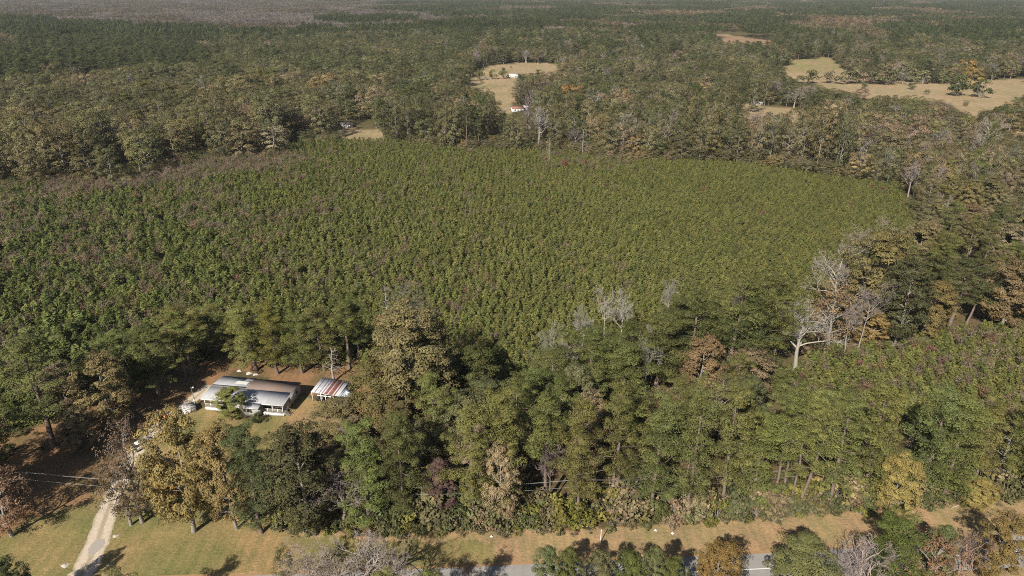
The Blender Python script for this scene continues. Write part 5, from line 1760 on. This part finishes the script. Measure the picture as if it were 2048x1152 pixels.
x, y = gp(334, 842)
tr = thing('tractor', 'small orange tractor parked at the shaded end of the driveway', 'tractor', (x, y, 0), 2.4)
boxpart(tr, 'hood', M['orange'], 0.15, 1.55, -0.33, 0.33, 0.6, 1.15)
boxpart(tr, 'body', M['orange'], -0.9, 0.15, -0.3, 0.3, 0.5, 0.85)
boxpart(tr, 'grille', M['dark'], 1.553, 1.6, -0.26, 0.26, 0.65, 1.08)
for s in (-1, 1):
    g = Geo()
    g.tube([(-0.6, s * 0.5 - 0.14, 0.62), (-0.6, s * 0.5 + 0.14, 0.62)], [0.62, 0.62], 16, cap=True)
    w_ = part(tr, 'wheel', g, M['dark'], 'large rear wheel')
    g = Geo()
    g.tube([(-0.6, s * 0.5 - 0.16, 0.62), (-0.6, s * 0.5 + 0.16, 0.62)], [0.3, 0.3], 12, cap=True)
    part(w_, 'rim', g, M['orange'])
    g = Geo()
    g.tube([(1.15, s * 0.5 - 0.1, 0.38), (1.15, s * 0.5 + 0.1, 0.38)], [0.38, 0.38], 14, cap=True)
    w_ = part(tr, 'wheel', g, M['dark'], 'small front wheel')
    g = Geo()
    g.tube([(1.15, s * 0.5 - 0.12, 0.38), (1.15, s * 0.5 + 0.12, 0.38)], [0.19, 0.19], 10, cap=True)
    part(w_, 'rim', g, M['orange'])
    g = Geo()
    g.slab([(-1.2, s * 0.68 - 0.18, 1.05), (-1.2, s * 0.68 + 0.18, 1.05), (-0.1, s * 0.68 + 0.18, 1.3), (-0.1, s * 0.68 - 0.18, 1.3)][::s], 0.05)
    part(tr, 'fender', g, M['orange'])
boxpart(tr, 'seat', M['dark'], -0.75, -0.3, -0.24, 0.24, 0.852, 1.0)
boxpart(tr, 'backrest', M['dark'], -0.8, -0.72, -0.24, 0.24, 1.003, 1.4)
g = Geo()
g.tube([(0.3, 0, 1.1), (0.02, 0, 1.45)], [0.03, 0.03], 5)
a_ = np.linspace(0, 2 * math.pi, 13)
g.tube(np.stack([0.02 + 0.06 * np.cos(a_), 0.2 * np.sin(a_), 1.45 + 0.17 * np.cos(a_)], 1), [0.014] * 13, 4)
part(tr, 'steering_wheel', g, M['dark'])
g = Geo()
g.tube([(1.0, 0.2, 1.15), (1.0, 0.2, 1.7)], [0.04, 0.04], 6)
part(tr, 'exhaust', g, M['dark'])


def car(x, y, rz, label):
    c = thing('parked_car', label, 'car', (x, y, 0), rz)
    prof = [(-2.2, 0.35), (2.2, 0.35), (2.25, 0.75), (1.2, 0.92), (-2.1, 0.95), (-2.25, 0.7)]
    g = Geo()
    for w0, pts in ((0.88, prof),):
        V = [(a, -w0, b) for a, b in pts] + [(a, w0, b) for a, b in pts]
        F = [(i, (i + 1) % 6, 6 + (i + 1) % 6, 6 + i) for i in range(6)]
        F += [(0, 5, 4, 1), (1, 4, 3, 2), (6, 7, 10, 11), (7, 8, 9, 10)]
        g.add(V, F)
    part(c, 'body', g, M['carwhite'])
    g = Geo()
    b, t_ = [(1.1, 0.92), (-1.9, 0.95)], [(0.3, 1.45), (-1.4, 1.45)]
    V = [(b[0][0], -0.8, b[0][1]), (b[1][0], -0.8, b[1][1]), (b[1][0], 0.8, b[1][1]), (b[0][0], 0.8, b[0][1]),
         (t_[0][0], -0.64, t_[0][1]), (t_[1][0], -0.64, t_[1][1]), (t_[1][0], 0.64, t_[1][1]), (t_[0][0], 0.64, t_[0][1])]
    g.add(V, [(0, 1, 5, 4), (1, 2, 6, 5), (2, 3, 7, 6), (3, 0, 4, 7)])
    part(c, 'windows', g, M['glass'])
    g = Geo()
    g.slab([(-1.42, -0.66, 1.5), (0.32, -0.66, 1.5), (0.32, 0.66, 1.5), (-1.42, 0.66, 1.5)], 0.05)
    part(c, 'roof', g, M['carwhite'])
    for a in (-1.35, 1.4):
        for s in (-1, 1):
            g = Geo()
            g.tube([(a, s * 0.8 - 0.1, 0.33), (a, s * 0.8 + 0.1, 0.33)], [0.33, 0.33], 14, cap=True)
            w_ = part(c, 'wheel', g, M['dark'])
            g = Geo()
            g.tube([(a, s * 0.8 - 0.12, 0.33), (a, s * 0.8 + 0.12, 0.33)], [0.19, 0.19], 10, cap=True)
            part(w_, 'rim', g, M['metal'])
    for s in (-0.6, 0.6):
        boxpart(c, 'headlight', M['glass'], 2.2, 2.26, s - 0.16, s + 0.16, 0.58, 0.72)


X, Y = gp(287, 893)
car(X, Y, 1.0, 'white car half hidden under the thin grey brown tree on the driveway')


def heap(name, label, cat, x, y, r, h, mat, seed, pieces=7):
    """A crumpled pile: one draped surface over a rough mound."""
    rg = np.random.default_rng(seed)
    X, Y = gp(x, y)
    g = Geo()
    n = 10
    a, q = np.meshgrid(np.linspace(0, 2 * math.pi, n, endpoint=False), np.linspace(0.02, 1, 5))
    rr = q * r * (1 + 0.25 * np.sin(a * 3 + seed))
    z = h * (1 - q ** 2) * (1 + 0.35 * rg.normal(0, 1, a.shape)).clip(0.4, 1.6)
    V = np.stack([rr * np.cos(a) * 1.3, rr * np.sin(a), z], -1).reshape(-1, 3)
    F = [(j * n + i, j * n + (i + 1) % n, (j + 1) * n + (i + 1) % n, (j + 1) * n + i) for j in range(4) for i in range(n)]
    g.add(V, [f[::-1] for f in F])
    g.add(V[:n], [(0, 1, 2, 3), (0, 3, 4, 5), (0, 5, 6, 7), (0, 7, 8, 9)])
    return tag(link(name, g.mesh(name, [mat]), None, (X, Y, 0)), label, cat)


heap('white_sheeting', 'white sheeting heaped behind the farmhouse beside pine trunks', 'sheeting', 498, 747, 0.6, 0.35, M['wall'], 1)
heap('white_sheeting', 'smaller white sheeting heap right of the larger one behind the farmhouse', 'sheeting', 511, 749, 0.5, 0.25, M['wall'], 2)
heap('white_sheeting', 'white bundle at the left rear corner behind the farmhouse', 'sheeting', 479, 742, 0.45, 0.3, M['wall'], 3)
heap('pale_rock', 'pale flat rock beside the foot of the driveway', 'rock', 219, 1130, 0.28, 0.18, M['stone'], 4)
heap('pale_rock', 'long pale rock in the grass left of the driveway foot', 'rock', 130, 1131, 0.5, 0.13, M['stone'], 5)
heap('pale_rock', 'pale stone on the lawn just right of the driveway', 'rock', 231, 1072, 0.4, 0.08, M['stone'], 6)
X, Y = gp(515, 846)
plant(BUSHES[0], 'round_shrub', X, Y, 2.6, 2.9, (0.045, 0.062, 0.024), 'dark round shrub at the corner of the right porch', 'shrub')
X, Y = gp(728, 820)
bs = thing('white_basin', 'white upturned basin under the thin reddish brown tree', 'basin', (X, Y, 0))
g = Geo()
g.tube([(0, 0, 0), (0, 0, 0.35), (0, 0, 0.45)], [0.75, 0.6, 0.4], 14, cap=True)
part(bs, 'bowl', g, M['white'])
g = Geo()
g.tube([(0, 0, 0.02), (0, 0, 0.08)], [0.82, 0.8], 14)
part(bs, 'rim', g, M['white'])

# ------------------------------------------------------------------ utility line along the road
pole_px = [(70, 1014), (640, 1040), (1150, 1030), (1640, 1000), (2250, 975)]
pole_at = [gp(*p) for p in pole_px]
PH = height_to(*pole_at[0], 946)
poles = []
labels = ['dark utility pole among the shaded trees left of the driveway', 'utility pole hidden in the wood beside the lawn', 'utility pole hidden in the roadside wood', 'utility pole behind the bare trunked pines', 'utility pole beyond the far end of the verge']
for (X, Y), lb in zip(pole_at[:4], labels):
    u = thing('utility_pole', lb, 'utility pole', (X, Y, 0))
    g = Geo()
    g.tube([(0, 0, 0), (0, 0, PH)], [0.17, 0.11], 8, cap=True)
    part(u, 'pole', g, M['pole'])
    boxpart(u, 'crossarm', M['wood'], -0.05, 0.06, -1.0, 1.0, PH - 0.75, PH - 0.62)
    for s in (-0.9, 0.9):
        g = Geo()
        g.tube([(0, s, PH - 0.619), (0, s, PH - 0.5)], [0.05, 0.04], 6, cap=True)
        part(u, 'insulator', g, M['white'])
    g = Geo()
    g.tube([(0, 0, PH), (0, 0, PH + 0.18)], [0.06, 0.04], 6, cap=True)
    part(u, 'insulator', g, M['white'])
x_left = (pole_at[0][0] - 60, pole_at[0][1] + 2)
runs = [x_left] + pole_at
for off, dz, lab in ((0.9, -0.5, 'far power line wire on the crossarms, pale in the sun'), (0.0, 0.2, 'top power line wire over the pole heads'), (-0.9, -0.5, 'near power line wire on the crossarms, nearest the road')):
    g = Geo()
    for (x0, y0), (x1, y1) in zip(runs[:-1], runs[1:]):
        s = np.linspace(0, 1, 13)
        g.tube(np.stack([x0 + (x1 - x0) * s, y0 + off + (y1 - y0) * s, PH + dz - 1.1 * 4 * s * (1 - s)], 1), [0.02] * 13, 4)
    tag(link('power_line', g.mesh('power_line', [M['wire']])), lab, 'wire')

# ------------------------------------------------------------------ verge things
X, Y = gp(1201, 1085)
mp = thing('marker_post', 'slim white marker post standing in the dry verge', 'post', (X, Y, 0))
hm = height_to(X, Y, 1060)
g = Geo()
g.tube([(0, 0, 0), (0.0, 0, hm)], [0.08, 0.07], 8, cap=True)
part(mp, 'shaft', g, M['white'])
g = Geo()
g.tube([(0, 0, hm), (0, 0, hm + 0.06)], [0.1, 0.06], 8, cap=True)
part(mp, 'cap', g, M['white'])


def log_at(a, b, r, label, mat='wood', name='fallen_branch', z=0.25):
    (x0, y0), (x1, y1) = gp(*a), gp(*b)
    g = Geo()
    s = np.linspace(0, 1, 6)
    rg = np.random.default_rng(int(a[0]))
    pts = np.stack([x0 + (x1 - x0) * s, y0 + (y1 - y0) * s + rg.normal(0, 0.05, 6), z + rg.normal(0, 0.03, 6)], 1)
    g.tube(pts, np.linspace(r, r * 0.55, 6), 6, cap=True)
    tw = unit(np.array([x1 - x0, y1 - y0, 0]))
    g.tube([pts[3], pts[3] + tw * 0.5 + np.array([0.1, -0.3, 0.35])], [r * 0.5, r * 0.2], 4)
    tag(link(name, g.mesh(name, [M[mat]])), label, 'branch')


log_at((1152, 1062), (1190, 1062), 0.11, 'pale fallen branch lying left of the white marker post', 'palewood', z=1.0)
log_at((1902, 1018), (1916, 1011), 0.1, 'pale fallen branch on the dry verge right of the bright yellow tree', 'stone', z=0.15)
for (a, b), lab in (((983, 1073), 'white litter bag at the shaded end of the verge'), ((1345, 1067), 'white litter scrap in the middle of the dry verge'), ((1311, 1061), 'pale litter scrap at the bush line')):
    heap('litter', lab, 'litter', a, b, 0.2, 0.22, M['white'], int(a))


# ------------------------------------------------------------------ far buildings
def barn(name, label, cat, x, y, wpx, hpx, rz, wall, roof, depth_m=None, rise=0.3):
    X, Y = gp(x, y)
    zg = zground(np.array(X), np.array(Y)).item()
    k = depth(X, Y) / FPX
    w, h = wpx * k, hpx * k
    d = depth_m or w * 0.6
    o = thing(name, label, cat, (X, Y, zg), rz)
    hw_ = h * (1 - rise)
    g = Geo()
    g.box(-w / 2, w / 2, 0, d, 0, hw_)
    for e in (-w / 2, w / 2 - 0.2):
        g.add([(e, 0, hw_), (e, d / 2, h - 0.05), (e, d, hw_), (e, d / 2, hw_), (e + 0.2, 0, hw_), (e + 0.2, d / 2, h - 0.05), (e + 0.2, d, hw_), (e + 0.2, d / 2, hw_)],
              [(0, 3, 2, 1), (4, 5, 6, 7), (0, 1, 5, 4), (1, 2, 6, 5)])
    part(o, 'wall', g, M[wall])
    slabpart(o, 'roof', M[roof], [(-w / 2 - 0.3, -0.4, hw_ - 0.03), (w / 2 + 0.3, -0.4, hw_ - 0.03), (w / 2 + 0.3, d / 2, h + 0.06), (-w / 2 - 0.3, d / 2, h + 0.06)], 0.1)
    slabpart(o, 'roof', M[roof], [(-w / 2 - 0.3, d / 2 + 0.01, h + 0.06), (w / 2 + 0.3, d / 2 + 0.01, h + 0.06), (w / 2 + 0.3, d + 0.4, hw_ - 0.03), (-w / 2 - 0.3, d + 0.4, hw_ - 0.03)], 0.1)
    for s in (-0.25, 0.25):
        f = boxpart(o, 'window', M['white'], s * w - w * 0.07, s * w + w * 0.07, -0.08, -0.004, hw_ * 0.4, hw_ * 0.8)
        boxpart(f, 'pane', M['glass'], s * w - w * 0.055, s * w + w * 0.055, -0.11, -0.083, hw_ * 0.45, hw_ * 0.75)
    boxpart(o, 'door', M['wood'], -w * 0.05, w * 0.05, -0.07, -0.005, 0.05, hw_ * 0.75)
    return o


barn('white_barn', 'long white barn at the end of the farm lane between two pastures', 'barn', 1026, 156, 18, 8, -0.35, 'white', 'white', 7)
barn('small_shed', 'tiny white shed below the first round tree on the farm lane', 'shed', 972, 159, 4, 5, 0, 'white', 'sheet')
barn('red_roofed_house', 'white house with faded red roof below the narrow pasture', 'house', 1036, 224, 24, 10, 0.15, 'white', 'redroof', 9)
barn('small_shed', 'small white outbuilding left of the red roofed house', 'shed', 1003, 225, 7, 7, 0.2, 'white', 'sheet')
barn('metal_shed', 'grey metal roofed shed right of the red roofed house', 'shed', 1053, 220, 15, 8, -0.2, 'white', 'sheet', 7)
barn('low_brown_shed', 'low brown shed at the right of the farm buildings', 'shed', 1078, 223, 14, 6, 0.1, 'brick', 'redroof', 5)
barn('gabled_house', 'white gabled house with open porch beyond the plantation edge', 'house', 697, 256, 18, 11, 0.5, 'white', 'roofbrown', 8)
barn('distant_building', 'long white building in the woods far beyond the pastures', 'building', 1192, 10, 15, 3.2, 0, 'white', 'sheet', 20)
barn('distant_building', 'long white building on the skyline woods above the right pasture', 'building', 1842, 10, 22, 3.0, 0, 'white', 'white', 20)
barn('distant_building', 'small pale building left of the skyline white one', 'building', 1783, 5, 8, 3.0, 0, 'white', 'sheet', 20)
barn('shrub_stand_in', 'barn shaped stand in for a pale grey shrub beside the small far pasture', 'barn', 1522, 210, 18, 6, 0.1, 'wall', 'roofmetal', 8)  # barn form standing in for what is likely a pale grey shrub
barn('cream_house', 'cream house glimpsed beside the dark pines left of the narrow pasture', 'house', 882, 186, 12, 8, 0.4, 'wall', 'roofmetal', 8)

# ------------------------------------------------------------------ the air
hmat, t, out = nodes_of('thin_haze')
v = N(t, 'ShaderNodeVolumePrincipled')
v.inputs['Color'].default_value = (0.86, 0.91, 1.0, 1)
v.inputs['Density'].default_value = 0.00005
v.inputs['Anisotropy'].default_value = 0.0
t.links.new(v.outputs[0], out.inputs['Volume'])
g = Geo()
g.box(-6700, 6700, -6700, 6700, -6, 95)
hz = link('haze', g.mesh('haze', [hmat]))
tag(hz, kind='stuff')
